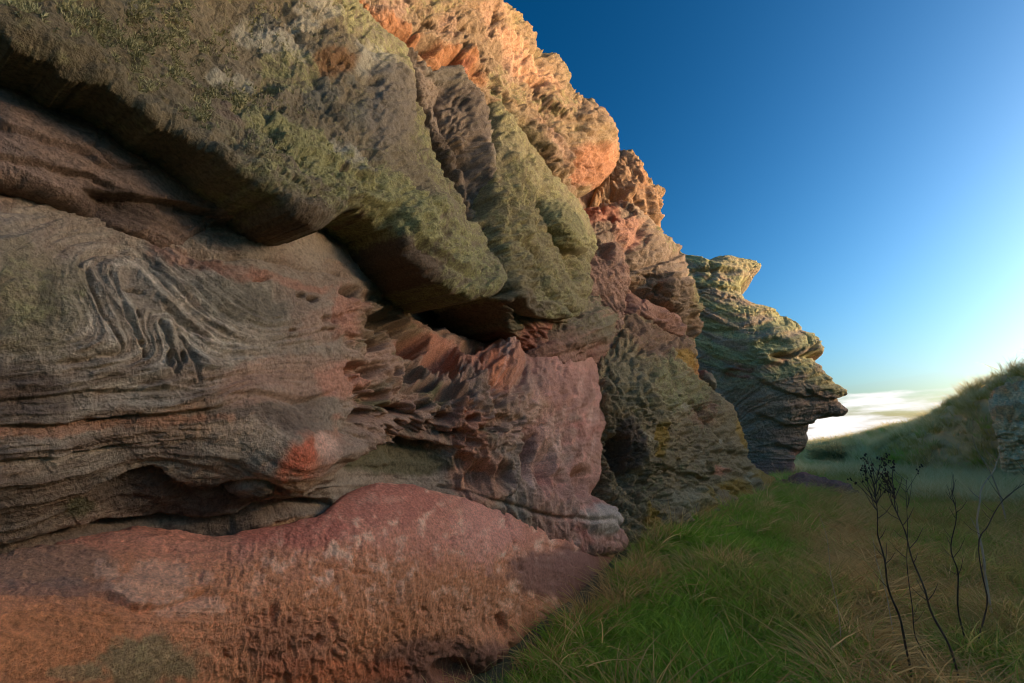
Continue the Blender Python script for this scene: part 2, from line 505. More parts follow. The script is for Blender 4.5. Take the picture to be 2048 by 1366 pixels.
def make_ground():
    rad = np.concatenate([[0.02], np.geomspace(0.4, 600, 190)]); ang = np.linspace(0, 2 * np.pi, 421)[:-1]
    R, A = np.meshgrid(rad, ang, indexing='ij')
    x, y = R * np.sin(A), R * np.cos(A); z = ground_z(x, y)
    V = np.stack([x, y, z], -1).reshape(-1, 3)
    i = np.arange(len(rad) - 1)[:, None] * 420; j = np.arange(420)[None, :]; j2 = (j + 1) % 420
    Fq = np.stack([i + j, i + 420 + j, i + 420 + j2, i + j2], -1).reshape(-1, 4)
    m, nt, b = new_mat('soil'); L = nt.links.new
    rr = np.hypot(V[:, 0], V[:, 1]); dry = np.maximum(sm(15, 24, rr), .8 * sm(.6, .25, path_gap(V[:, 0], V[:, 1])))
    tco = N(nt, 'ShaderNodeTexCoord')
    n = N(nt, 'ShaderNodeTexNoise'); n.inputs['Scale'].default_value = 1.1; n.inputs['Detail'].default_value = 9; n.inputs['Roughness'].default_value = 0.7
    L(tco.outputs['Object'], n.inputs['Vector'])
    cr = N(nt, 'ShaderNodeValToRGB')
    cr.color_ramp.elements[0].position = 0.35; cr.color_ramp.elements[0].color = (.075, .085, .025, 1)
    cr.color_ramp.elements[1].position = 0.65; cr.color_ramp.elements[1].color = (.24, .165, .075, 1)
    L(n.outputs['Fac'], cr.inputs[0])
    dn = N(nt, 'ShaderNodeAttribute', attribute_name='dry'); dm = N(nt, 'ShaderNodeMix', data_type='RGBA'); dc = N(nt, 'ShaderNodeValToRGB')
    dc.color_ramp.elements[0].position = .3; dc.color_ramp.elements[0].color = (.34, .25, .11, 1); dc.color_ramp.elements[1].position = .7; dc.color_ramp.elements[1].color = (.60, .46, .22, 1)
    L(n.outputs['Fac'], dc.inputs[0]); L(dn.outputs['Fac'], dm.inputs['Factor']); L(cr.outputs[0], dm.inputs['A']); L(dc.outputs[0], dm.inputs['B']); L(dm.outputs['Result'], b.inputs['Base Color']); b.inputs['Roughness'].default_value = 0.95
    n2 = N(nt, 'ShaderNodeTexNoise'); n2.inputs['Scale'].default_value = 30; n2.inputs['Detail'].default_value = 6
    L(tco.outputs['Object'], n2.inputs['Vector'])
    bp = N(nt, 'ShaderNodeBump'); bp.inputs['Distance'].default_value = 0.03; L(n2.outputs['Fac'], bp.inputs['Height']); L(bp.outputs[0], b.inputs['Normal'])
    o = mesh_obj('ground', V, Fq[:, ::-1], m, None, {'dry': ('FLOAT', dry)}); o['kind'] = 'structure'


make_ground()

# ------------------------------------------------------------------ the cliff
GREY, BROWN, DARK = (132, 118, 104), (128, 104, 88), (74, 64, 56)
PINK, RED, TAN, ORANGE, PALE = (172, 122, 106), (160, 90, 76), (178, 132, 92), (196, 120, 66), (186, 170, 152)

cliff = empty('sandstone_cliff', (1.0, 5.2, 0.0))
tag(cliff, 'tall wind-carved sandstone cliff filling the left, pink below and lichen green above', 'cliff')

FOLD = []


def iso(v, *pts):
    q = smooth_poly(pts, False, 2)
    FOLD.extend([(x, y, v) for x, y in q])


iso(1070, (-70, 1112), (100, 1075), (200, 1050), (330, 1045), (420, 1055), (520, 1035), (640, 1010))
iso(960, (-70, 985), (0, 975), (200, 930), (300, 905), (420, 915), (500, 940))
iso(850, (-70, 855), (150, 838), (300, 825), (400, 815), (460, 790), (520, 772), (600, 780), (700, 757))
iso(735, (-70, 742), (0, 736), (120, 724), (200, 714), (243, 700), (235, 670), (205, 610), (175, 560), (163, 535), (185, 518), (230, 512), (290, 532), (340, 585), (390, 630), (440, 665), (490, 685), (560, 680), (640, 665), (700, 648))
iso(765, (-70, 775), (100, 756), (220, 733), (290, 712), (288, 680), (255, 605), (232, 570), (240, 552), (275, 568), (320, 625), (380, 672), (440, 702), (560, 700), (700, 676))
iso(795, (-70, 800), (150, 775), (280, 745), (345, 728), (342, 690), (322, 655), (335, 645), (365, 680), (410, 735), (500, 725), (620, 715), (700, 705))
iso(650, (-70, 640), (40, 560), (110, 490), (200, 472), (290, 490), (370, 555), (450, 622), (540, 655), (640, 632), (700, 605))
iso(550, (-70, 470), (150, 430), (300, 445), (450, 500), (600, 540), (690, 560))
iso(905, (600, 912), (700, 892), (800, 880), (900, 890), (1000, 890), (1200, 880))
iso(1000, (780, 975), (900, 985), (1000, 1010), (1150, 1040), (1240, 1050))
iso(800, (740, 792), (800, 815), (900, 800), (1000, 800), (1200, 800))
iso(640, (760, 640), (900, 640), (1000, 660), (1200, 660))
FOLD = np.array(FOLD)
PHI = tps(FOLD[:, :2], FOLD[:, 2], 2e-3)


def sc_face(k):
    phi = PHI(k.X, k.Y) + 5 * k.n2
    fold = sm(1.7, 0.75, k.el(310, 640, 160, 135, 20))
    lowl = sm(700, 760, k.Y) * sm(760, 560, k.X)
    cav = sm(660, 740, k.X) * sm(560, 620, k.Y) * sm(930, 860, k.Y) * sm(1090, 1010, k.X)
    pinkc = sm(1020, 1090, k.X)
    smooth_ = sm(1.1, 0.7, k.el(560, 590, 170, 60, 15)) + sm(1.1, 0.6, k.el(70, 590, 110, 110))
    smooth_ = np.clip(smooth_ + sm(1.2, .7, k.el(640, 900, 120, 50, -25)), 0, 1)
    k.rough(0.05, 0.55, 5, 0.5, False, 2); k.rough(.03, .4, 4, .55, True, 12)
    k.rough(0.007, 0.10, 4, 0.6, True, 8)
    k.strata(phi, 0.027, (46, 21, 10, 5.5), 10, fold, 3)
    k.strata(phi, 0.012, (34, 15, 7.5, 4), 16, lowl, 11)
    k.strata(phi, 0.014, (44, 20, 10, 5), 14, (1 - fold) * (1 - lowl) * (1 - 0.6 * smooth_) * (1 - pinkc), 19)
    k.strata(phi + 22 * k.n3, 0.024, (38, 17, 8, 4), 9, cav, 23)
    # bedding line above the fold
    k.line([(300, 490), (325, 499), (410, 513), (506, 525), (547, 526), (649, 547), (683, 557)], 3.0, 0.03)
    k.ledge([(230, 485), (325, 499), (410, 513), (547, 526), (690, 558)], 0.02, 10)
    # fold hinge grooves
    k.line([(150, 540), (165, 520), (210, 507), (270, 512), (310, 535)], 6, 0.035)
    k.line([(168, 545), (190, 610), (222, 670), (238, 700), (215, 712), (120, 728)], 5, 0.03)
    k.line([(215, 556), (235, 600), (262, 660), (290, 712)], 4, 0.025)
    k.line([(240, 585), (262, 582), (285, 590)], 3, 0.03)
    k.line([(318, 648), (335, 690), (350, 725), (345, 745)], 4, 0.03)
    k.line([(350, 660), (375, 700), (395, 760)], 5, 0.025)
    k.line([(305, 600), (350, 640), (400, 670), (460, 700)], 4, 0.02)
    for h in [(335, 720, 9, 22, .05, 10), (363, 715, 8, 15, .04, 0), (280, 690, 7, 9, .03, 0), (272, 630, 7, 14, .02, 0)]:
        k.hole(h[0], h[1], h[2], h[3], h[4], h[5])
    # strata overhangs on the left
    k.ledge([(-60, 800), (60, 795), (200, 780), (330, 775), (430, 790)], 0.035, 22)
    k.ledge([(-60, 850), (60, 848), (200, 835), (340, 822), (440, 810), (520, 775)], 0.05, 26)
    k.ledge([(420, 812), (452, 792), (500, 786), (600, 800), (690, 770)], 0.05, 16)
    k.ledge([(-60, 930), (80, 910), (200, 895), (300, 880)], 0.04, 20)
    k.ledge([(130, 985), (215, 950), (285, 930), (335, 936), (400, 968), (470, 985), (560, 985), (660, 975)], 0.13, 38)
    k.line([(-60, 1100), (80, 1075), (200, 1046), (330, 1040), (420, 1050), (520, 1030), (650, 1008)], 9, 0.12)
    # rounded lobe with the red stain
    k.bump(590, 925, 150, 70, 0.06, -20)
    k.bump(720, 878, 120, 30, 0.09, -22)
    k.ledge([(655, 950), (700, 915), (760, 892), (860, 886), (930, 905)], 0.24, 34)
    k.line([(420, 985), (480, 960), (520, 950), (560, 965)], 6, 0.05)
    k.hole(545, 975, 26, 14, 0.06, -15)
    # tafoni
    for h in [(600, 592, 10, 7, .06), (622, 600, 15, 7, .07), (672, 552, 8, 6, .04), (640, 640, 9, 10, .03), (657, 640, 8, 12, .04), (640, 662, 7, 5, .03), (655, 662, 7, 5, .03), (672, 640, 9, 13, .04), (573, 665, 8, 4, .03), (515, 567, 22, 4, .02), (370, 525, 18, 7, .025), (395, 540, 12, 5, .02),
              (695, 585, 26, 14, .16), (760, 640, 40, 22, .18), (820, 690, 32, 30, .20), (790, 660, 26, 18, .12), (880, 720, 36, 26, .14), (940, 700, 26, 20, .10), (860, 760, 20, 12, .10), (900, 780, 26, 20, .12), (745, 690, 26, 16, .1),
              (845, 810, 22, 14, .09), (800, 820, 22, 13, .09), (885, 835, 24, 13, .09), (765, 790, 26, 14, .08), (930, 790, 20, 16, .08), (940, 840, 18, 10, .07), (835, 735, 18, 24, .10), (905, 740, 16, 18, .09), (870, 790, 15, 11, .08), (985, 810, 16, 13, .07), (745, 745, 22, 12, .08), (790, 745, 14, 10, .06), (820, 850, 20, 9, .07), (905, 865, 18, 9, .06), (720, 830, 30, 14, .10), (960, 860, 15, 9, .05), (700, 735, 24, 14, .06)]:
        k.hole(h[0], h[1], h[2], h[3], h[4] * (2.0 if h[0] > 690 else 1.1), -12 if h[0] > 690 else 0, .5)
    k.hole(905, 620, 110, 46, 0.3, 12, 0.1); k.hole(970, 655, 90, 34, 0.25, 8, 0.0); k.hole(850, 580, 40, 30, 0.2)
    k.line([(700, 610), (750, 625), (820, 665), (880, 705), (950, 715), (1010, 710)], 13, -0.09)   # pink rib under the hollow
    k.line([(840, 650), (860, 690), (850, 740), (870, 700)], 9, -0.05)
    k.bump(1008, 718, 46, 52, 0.22, 10); k.ledge([(960, 765), (1000, 770), (1050, 760)], 0.12, 16)
    k.line([(985, 690), (1000, 720), (1000, 760)], 4, 0.03); k.line([(1020, 690), (1030, 730), (1015, 770)], 4, 0.03)
    k.pits(60, 34, 0.09, cav, 0.62, 25); k.pits(30, 18, 0.03, cav, 0.5, 5); k.pits(15, 9, 0.018, cav, 0.5, 9)
    # vertical flutes and alcoves on the pink column
    vert = sm(880, 930, k.X)
    q = np.stack([k.wx / 17, k.wy / 90, np.zeros_like(k.X)], -1)
    k.r += 0.065 * vert * fbm(q, 1, 4, .55, True) * sm(690, 760, k.Y)
    q = np.stack([(k.wx + .25 * k.wy) / 6, k.wy / 50, np.zeros_like(k.X)], -1)
    k.r += 0.014 * pinkc * fbm(q, 1, 3, .6, True, 4)
    k.strata(phi + .35 * k.X, .02, (40, 18, 8), 8, pinkc * sm(900, 800, k.Y), 41)
    k.rough(.03, .45, 4, .6, True, 18, pinkc)
    for h in [(955, 955, 32, 44, .12), (1003, 950, 24, 40, .10), (1052, 915, 17, 62, .14), (1083, 935, 22, 62, .12), (1150, 965, 27, 42, .12), (1112, 965, 16, 36, .06), (925, 925, 20, 30, .08), (1178, 985, 14, 26, .05), (1120, 900, 12, 40, .03)]:
        k.hole(h[0], h[1], h[2], h[3], h[4] * 1.7, 0, 0.25)
    k.line([(1062, 870), (1050, 930), (1020, 985), (1006, 1000), (1018, 1050), (1030, 1110)], 4, 0.05)
    k.line([(880, 975), (940, 985), (1000, 1003), (1100, 1030), (1200, 1045), (1245, 1060)], 4, 0.05)
    k.bump(1195, 1040, 55, 30, 0.12, 5)
    # colour
    k.c[:] = srgb(144, 128, 112)
    k.wash(BROWN, sm(0.0, 0.5, k.n2 + .1) * .7)
    k.wash(PALE, fold * sm(-.3, .4, fbm(np.stack([phi / 14, k.X / 160, 0 * k.X], -1), 1, 3, .6, seed=2) + .4 * k.n3) * .8)
    k.wash((108, 88, 74), fold * sm(.1, .5, fbm(np.stack([phi / 18, k.X / 200, 0 * k.X], -1), 1, 3, .6, seed=12)) * .6)
    k.wash((104, 84, 70), lowl * sm(-.2, .3, fbm(np.stack([phi / 26, k.X / 300, 0 * k.X], -1), 1, 3, .6)) * .8)
    k.wash(TAN, lowl * sm(.1, .5, fbm(np.stack([phi / 40, k.X / 400, 0 * k.X], -1), 1, 2, .6, seed=8)) * .5)
    k.paint(60, 610, 120, 120, (122, 108, 84), .7); k.paint(90, 610, 24, 60, (72, 68, 58), .7)
    k.paint(470, 610, 110, 50, (118, 108, 92), .7, 15); k.paint(520, 620, 60, 26, (100, 88, 74), .6, 8)
    k.paint(400, 530, 120, 20, (150, 96, 78), .5, 15); k.paint(600, 575, 90, 14, (158, 108, 88), .6, 10, .9)
    k.paint(640, 650, 70, 44, (158, 122, 104), .5, 0, 1.0); k.paint(690, 620, 40, 60, (162, 110, 90), .7, 0, .9)
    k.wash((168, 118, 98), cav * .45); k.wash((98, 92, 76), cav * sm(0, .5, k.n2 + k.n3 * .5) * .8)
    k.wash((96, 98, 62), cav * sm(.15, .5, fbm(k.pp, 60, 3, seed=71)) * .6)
    k.paint(900, 705, 110, 20, (170, 112, 90), .8, 15, .9); k.paint(1000, 720, 50, 60, (172, 112, 88), .7, 0, .9); k.paint(985, 740, 22, 30, (190, 110, 74), .6)
    k.paint(560, 760, 160, 50, (168, 128, 108), .5, -8); k.paint(680, 760, 60, 40, (180, 120, 98), .6)
    k.wash(PINK, pinkc * sm(-.9, .1, k.n2) * .85)
    vs_ = fbm(np.stack([(k.wx + .2 * k.wy) / 16, k.wy / 130, 0 * k.X], -1), 1, 4, .6, seed=61)
    k.wash((206, 168, 152), vert * sm(.1, .5, vs_) * .7); k.wash((120, 80, 70), vert * sm(-.1, -.5, vs_) * .7); k.wash((168, 128, 92), vert * sm(.1, .5, fbm(k.pp, 110, 3, seed=88)) * .6); k.wash((196, 140, 124), pinkc * sm(0, .5, k.n3) * .7); k.wash((168, 96, 84), pinkc * sm(.1, .5, fbm(k.pp, 80, 4, seed=3)) * .7)
    k.paint(960, 950, 70, 60, (176, 124, 98), .7); k.paint(930, 860, 40, 50, (170, 112, 88), .6)
    k.paint(1085, 890, 22, 50, (196, 158, 140), .5, 0, 1.0); k.paint(1195, 1040, 60, 30, (176, 166, 154), .7)
    k.paint(480, 870, 84, 46, (166, 142, 120), .7, 0, .9); k.paint(300, 860, 120, 30, (150, 124, 104), .6); k.paint(200, 850, 300, 14, (164, 112, 84), .6, -4, .9)
    k.paint(600, 905, 90, 36, (176, 120, 96), .6, -28, 1.1); k.paint(850, 590, 150, 50, (84, 76, 52), .85, 10, .7); k.paint(960, 640, 110, 30, (62, 56, 42), .8, 8, .6); k.paint(760, 640, 60, 40, (104, 90, 66), .7); k.paint(590, 910, 60, 24, (190, 108, 78), .7, -28, 1.2); k.paint(632, 886, 26, 24, (206, 168, 150), .7, 0, .9); k.paint(578, 906, 32, 14, (182, 84, 58), .5, -30, 1.1)  # hollow below the overhang painted dark olive, its shade put into the colour
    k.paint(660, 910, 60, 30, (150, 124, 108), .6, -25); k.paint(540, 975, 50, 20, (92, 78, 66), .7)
    k.paint(330, 985, 190, 44, (70, 60, 52), .8, 4); k.paint(60, 1000, 160, 60, (96, 78, 62), .7); k.paint(150, 1010, 40, 24, (70, 72, 44), .7)  # recesses under the ledges painted darker, shade put into the tint
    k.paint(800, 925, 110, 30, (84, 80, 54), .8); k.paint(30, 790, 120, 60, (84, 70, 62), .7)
    k.l = np.maximum(k.l, cav * 0.34 * sm(0, .5, k.n2)); k.lichen(60, 600, 110, 100, .46); k.c = k.c * (1.12, 1.14, 1.16)


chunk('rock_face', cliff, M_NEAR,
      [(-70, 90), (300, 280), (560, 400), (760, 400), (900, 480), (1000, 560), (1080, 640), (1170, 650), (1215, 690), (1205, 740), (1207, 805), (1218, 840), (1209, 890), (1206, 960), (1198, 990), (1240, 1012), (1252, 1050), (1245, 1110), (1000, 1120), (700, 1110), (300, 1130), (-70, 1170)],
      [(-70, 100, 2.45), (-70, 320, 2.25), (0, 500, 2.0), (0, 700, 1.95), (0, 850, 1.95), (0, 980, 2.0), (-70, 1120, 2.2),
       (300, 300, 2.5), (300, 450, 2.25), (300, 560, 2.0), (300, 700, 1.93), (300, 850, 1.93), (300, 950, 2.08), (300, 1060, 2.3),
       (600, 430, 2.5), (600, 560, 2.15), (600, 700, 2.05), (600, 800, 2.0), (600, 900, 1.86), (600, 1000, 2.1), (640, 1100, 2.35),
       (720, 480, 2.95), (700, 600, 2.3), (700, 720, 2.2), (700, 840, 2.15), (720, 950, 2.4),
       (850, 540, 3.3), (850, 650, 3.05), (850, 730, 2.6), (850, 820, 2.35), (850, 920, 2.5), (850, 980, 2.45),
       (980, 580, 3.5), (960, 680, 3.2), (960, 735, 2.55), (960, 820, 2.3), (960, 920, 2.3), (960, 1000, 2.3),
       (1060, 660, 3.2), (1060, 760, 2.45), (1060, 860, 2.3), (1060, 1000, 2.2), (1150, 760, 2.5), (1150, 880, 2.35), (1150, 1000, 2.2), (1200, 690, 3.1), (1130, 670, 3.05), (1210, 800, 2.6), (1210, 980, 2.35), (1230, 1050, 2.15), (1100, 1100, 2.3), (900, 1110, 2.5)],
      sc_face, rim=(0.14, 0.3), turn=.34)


def sc_bench(k):
    k.rough(0.03, 0.6, 4, .5, False, 6); k.rough(0.006, 0.07, 4, .6, True, 2)
    rill = sm(330, 560, k.X) * sm(1040, 1150, k.Y + .12 * k.X - 60 + 30 * k.n2) * sm(1150, 1000, k.X)
    q = np.stack([(k.wx + .12 * k.wy) / 20, k.wy / 90, np.zeros_like(k.X)], -1)
    k.r += 0.017 * rill * fbm(q, 1, 3, .6, True, 5)
    k.pits(17, 60, 0.009, rill, .5, 3, 0.1, sparse=.05); k.pits(9, 30, 0.004, rill, .5, 8, .1)
    k.pits(30, 90, 0.016, rill * sm(1180, 1240, k.Y), .45, 12, .1, .15)
    phi = k.Y - 24 * np.sin((k.X - 100) / 190) + 8 * k.n2
    lft = sm(560, 380, k.X) * sm(1330, 1200, k.Y)
    k.strata(phi, 0.012, (40, 18, 8, 4), 13, lft, 2)
    k.ledge([(170, 1190), (225, 1186), (275, 1212), (330, 1210), (390, 1190), (450, 1160)], 0.05, 18)
    k.ledge([(200, 1110), (300, 1128), (420, 1110), (520, 1112)], 0.02, 12)
    k.ledge([(560, 1150), (620, 1130), (700, 1135), (760, 1150)], 0.02, 10)
    for h in [(545, 1228, 12, 26, .025, 10), (1003, 1245, 11, 22, .05, 0), (398, 1155, 8, 22, .012, 8), (340, 1097, 18, 7, .02, 0), (905, 1080, 9, 24, .03, 0), (860, 1120, 10, 26, .03, 0)]:
        k.hole(h[0], h[1], h[2], h[3], h[4], h[5], .2)
    k.line([(1006, 1010), (1018, 1060), (1032, 1100), (1040, 1140)], 4, .04)
    k.line([(1100, 1040), (1110, 1100), (1110, 1160)], 7, .03)
    k.bump(960, 1300, 60, 50, .08); k.hole(900, 1340, 50, 30, .1); k.ledge([(1060, 1075), (1150, 1100), (1240, 1098)], .03, 14)
    k.c[:] = srgb(184, 126, 106)
    k.wash((178, 122, 86), sm(1060, 1160, k.Y + 60 * k.n2) * .8)
    k.wash((180, 118, 78), sm(.0, .5, fbm(k.pp, 160, 4, seed=5)) * sm(1100, 1220, k.Y) * .8)
    k.paint(100, 1280, 170, 80, (176, 116, 78), .8); k.paint(60, 1130, 190, 50, (134, 108, 90), .7); k.paint(90, 1180, 170, 20, (126, 100, 90), .6)
    k.paint(300, 1160, 90, 46, (196, 156, 134), .6, 5, 1.0); k.paint(380, 1210, 80, 22, (196, 158, 136), .5, 0, 1.0)
    k.wash((206, 168, 146), sm(.0, .4, k.n3 + .5 * k.n2) * sm(420, 600, k.X) * sm(1280, 1150, k.Y) * .8)
    k.paint(960, 1070, 60, 60, (196, 142, 128), .5, 20, 1.1); k.paint(760, 1000, 130, 50, (164, 100, 86), .6, 0, .9); k.paint(600, 1060, 120, 40, (168, 98, 84), .7)
    k.paint(285, 1325, 118, 58, (136, 118, 88), .9, -8, .6); k.paint(150, 1345, 60, 16, (136, 116, 86), .7)
    k.paint(1140, 1150, 130, 60, (112, 82, 76), .8); k.paint(900, 1340, 190, 70, (112, 78, 66), .8); k.paint(650, 1340, 160, 30, (176, 96, 58), .6); k.paint(560, 1290, 120, 60, (140, 92, 72), .5)
    k.paint(1205, 1060, 60, 40, (150, 132, 118), .7); k.lichen(285, 1325, 100, 50, .4); k.c = k.c * (1.28, 1.22, 1.2)


chunk('rock_bench', cliff, M_NEAR,
      [(-70, 1116), (0, 1098), (100, 1078), (200, 1054), (290, 1040), (360, 1042), (430, 1052), (520, 1036), (600, 1022), (640, 1012), (680, 980), (730, 955), (780, 948), (860, 962), (930, 982), (1010, 1008), (1100, 1040), (1180, 1058), (1240, 1070), (1262, 1110), (1266, 1200), (1220, 1330), (1190, 1460), (-70, 1460)],
      [(-70, 1110, 2.2), (-70, 1180, 1.9), (-70, 1300, 1.75), (-70, 1450, 1.75), (250, 1045, 2.25), (250, 1120, 1.95), (250, 1230, 1.78), (250, 1450, 1.8),
       (500, 1035, 2.2), (500, 1100, 1.93), (500, 1200, 1.8), (500, 1330, 1.82), (500, 1450, 1.9), (750, 950, 2.45), (750, 1010, 2.1), (750, 1100, 1.92), (750, 1220, 1.88), (750, 1450, 2.0),
       (950, 990, 2.3), (950, 1080, 2.0), (950, 1200, 1.95), (950, 1330, 2.05), (950, 1450, 2.2), (1150, 1055, 2.25), (1150, 1120, 2.1), (1150, 1220, 2.15), (1200, 1420, 2.4), (1240, 1075, 2.25), (1255, 1150, 2.3)],
      sc_bench, rim=(0.16, 0.14), edge=2, grain=.6)


def sc_band(k):
    k.rough(0.03, 0.5, 4, .5, False, 9); k.rough(0.004, 0.06, 4, .6, True, 3)
    phi = k.Y - .58 * k.X + 12 * k.n2
    k.strata(phi, 0.008, (60, 26, 11), 14, 1, 4)
    k.ledge([(-60, 225), (40, 258), (100, 280), (175, 300), (205, 325), (280, 335)], 0.05, 22)
    k.line([(190, 290), (215, 315), (250, 333), (300, 338)], 3, .03); k.line([(190, 250), (200, 290)], 3, .01)
    k.ledge([(150, 372), (230, 385), (330, 400), (420, 420), (470, 425)], .09, 40); k.hole(240, 420, 80, 40, .05, 25, 0); k.hole(340, 420, 20, 12, .02, 10, .1); k.hole(372, 422, 14, 9, .02); k.ledge([(400, 440), (480, 425), (545, 430), (600, 455)], .05, 14)
    k.ledge([(-60, 300), (60, 318), (180, 350), (260, 390)], .05, 24)
    k.c[:] = srgb(140, 116, 102)
    k.wash((112, 96, 88), sm(0, .4, k.n2) * .7); k.wash((86, 72, 66), sm(.15, .5, k.n3) * .4); k.paint(350, 330, 130, 40, (152, 122, 102), .7, 30)
    k.paint(470, 412, 34, 12, (176, 146, 122), .8, 5); k.paint(240, 410, 90, 40, (84, 70, 62), .7, 20); k.paint(150, 250, 90, 30, (108, 98, 92), .7, 25)


chunk('rock_band', cliff, M_NEAR,
      [(-70, 30), (120, 100), (330, 210), (520, 330), (585, 400), (590, 440), (550, 450), (470, 452), (430, 470), (380, 500), (330, 502), (290, 482), (230, 452), (160, 412), (80, 375), (0, 348), (-70, 330)],
      [(-70, 60, 2.5), (0, 110, 2.3), (0, 200, 2.12), (-70, 330, 2.05), (200, 180, 2.35), (200, 260, 2.12), (180, 400, 2.05), (330, 280, 2.25), (330, 360, 2.08), (330, 480, 2.1), (480, 350, 2.25), (480, 410, 2.06), (460, 450, 2.1), (620, 410, 2.2), (600, 450, 2.15)],
      sc_band, rim=(0.09, 0.14), edge=2.5)


def sc_slab(k):
    k.rough(0.10, 0.9, 5, .5, False, 21); k.rough(0.07, .5, 4, .55, True, 25); k.rough(0.025, 0.16, 5, .6, True, 5); k.rough(0.010, .05, 3, .6, True, 15)
    phi = k.Y - .50 * k.X + 22 * k.n2
    fm = sm(260, 560, k.X); k.facets(190, 70, .085, 30, 3, .3 + .7 * fm); k.facets(64, 26, .034, 27, 8, .15 + .85 * fm); k.facets(26, 14, .014, 20, 15, fm)
    k.strata(phi, 0.020, (80, 36, 16, 8), 9, .35 + .65 * fm, 6)
    for h in [(534, 178, 30, 20, .16, 20), (740, 172, 27, 11, .14, 0), (475, 172, 14, 8, .06, 0), (480, 118, 8, 5, .05, 0), (560, 222, 9, 9, .07, 0), (672, 133, 9, 8, .08, 0), (630, 75, 20, 9, .07, 25), (450, 110, 12, 7, .04, 0), (515, 138, 9, 6, .04, 0), (460, 240, 16, 14, .05, 20), (640, 300, 10, 8, .04, 0), (757, 362, 16, 24, .05, 0), (900, 505, 7, 6, .04, 0), (588, 118, 7, 5, .04, 0)]:
        k.hole(h[0], h[1], h[2], h[3], h[4], h[5], .3)
    k.ledge([(400, 165), (450, 160), (520, 180), (590, 225)], .05, 12); k.ledge([(470, 55), (540, 60), (600, 85), (640, 100)], .04, 12); k.ledge([(410, 195), (480, 215), (540, 260)], .04, 14)
    k.ledge([(640, 190), (700, 240), (740, 270)], .03, 16); k.ledge([(250, 30), (380, 70), (470, 130)], .04, 20); k.ledge([(600, 250), (680, 300), (760, 330)], .04, 20)
    k.line([(836, 130), (850, 190), (868, 250), (880, 300)], 9, .10)
    k.line([(890, 480), (930, 500), (965, 520), (1000, 545)], 5, .02)
    k.ledge([(650, 425), (720, 395), (790, 415), (840, 470), (900, 520), (960, 545), (1012, 552)], .12, 30)
    k.hole(790, 420, 22, 20, .06); k.bump(625, 430, 36, 36, .05)
    k.pits(26, 18, .02, sm(560, 700, k.X), .5, 4); k.pits(12, 9, .012, sm(420, 520, k.X), .5, 7)
    k.line([(836, 110), (842, 170), (845, 230), (872, 300), (905, 360), (945, 430)], 11, .26); k.line([(560, 20), (600, 110), (640, 190), (690, 260), (760, 330)], 7, .07); k.line([(690, 40), (720, 90), (790, 110)], 8, .08); k.line([(740, 280), (800, 330), (840, 400), (890, 470)], 8, .07); k.ledge([(560, 300), (640, 320), (720, 345), (790, 400)], .07, 26); k.line([(380, 60), (430, 130), (500, 200), (560, 300)], 7, .05)
    k.bump(780, 180, 50, 90, .10, 10); k.bump(680, 110, 60, 40, .08, 20); k.bump(850, 430, 50, 60, .08, 40)
    k.c[:] = srgb(124, 112, 92)
    k.wash((96, 84, 66), sm(.0, .45, k.n2) * .7)
    top = sm(560, 200, k.X) * sm(-.5, .1, k.n2 + .2)
    k.wash((104, 90, 64), top * .6)
    for q in [(560, 100, 60, 22, 25), (600, 60, 40, 20, 0), (750, 140, 40, 40, 0), (740, 110, 50, 20, 20), (690, 310, 60, 24, 30), (480, 175, 40, 16, 20), (500, 70, 40, 20, 20), (430, 160, 30, 10, 20), (640, 30, 60, 20, 0)]:
        k.paint(*q[:4], (164, 158, 142), .75, q[4])
    for q in [(520, 55, 36, 16, 0), (700, 170, 14, 8, 0), (250, 30, 60, 20, 20), (720, 230, 40, 30, 0), (640, 200, 40, 30, 0)]:
        k.paint(*q[:4], (92, 94, 90), .6, q[4])
    k.paint(780, 210, 60, 90, (124, 114, 102), .85, 10); k.paint(660, 135, 40, 26, (126, 86, 50), .7); k.paint(757, 362, 18, 26, (104, 98, 92), .9); k.paint(450, 240, 40, 26, (116, 96, 84), .7, 20)
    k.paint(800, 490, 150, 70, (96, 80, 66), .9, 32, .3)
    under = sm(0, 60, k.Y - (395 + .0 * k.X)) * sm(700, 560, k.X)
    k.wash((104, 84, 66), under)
    lx = sm(0.0, .3, k.n2 * .8 + .3)
    edge_ = sm(90, 30, k.sd)
    k.l = np.clip(.34 + .16 * k.n2 + .22 * edge_ * sm(420, 520, k.X), 0, .75)
    k.lichen(640, 320, 160, 60, .72, 30); k.lichen(820, 420, 120, 50, .72, 45); k.lichen(930, 500, 80, 40, .66, 45); k.lichen(580, 150, 70, 50, .6, 20); k.lichen(850, 270, 24, 90, .62, -15); k.lichen(510, 250, 90, 40, .62, 35)
    k.l *= 1 - .7 * sm(1.1, .6, k.el(780, 210, 55, 80, 10)); k.l *= 1 - .9 * sm(.95, .6, k.el(800, 500, 140, 50, 35)); k.l *= 1 - under
    k.l *= 1 - .8 * sm(.3, .6, k.n3 + .4 * k.n2)


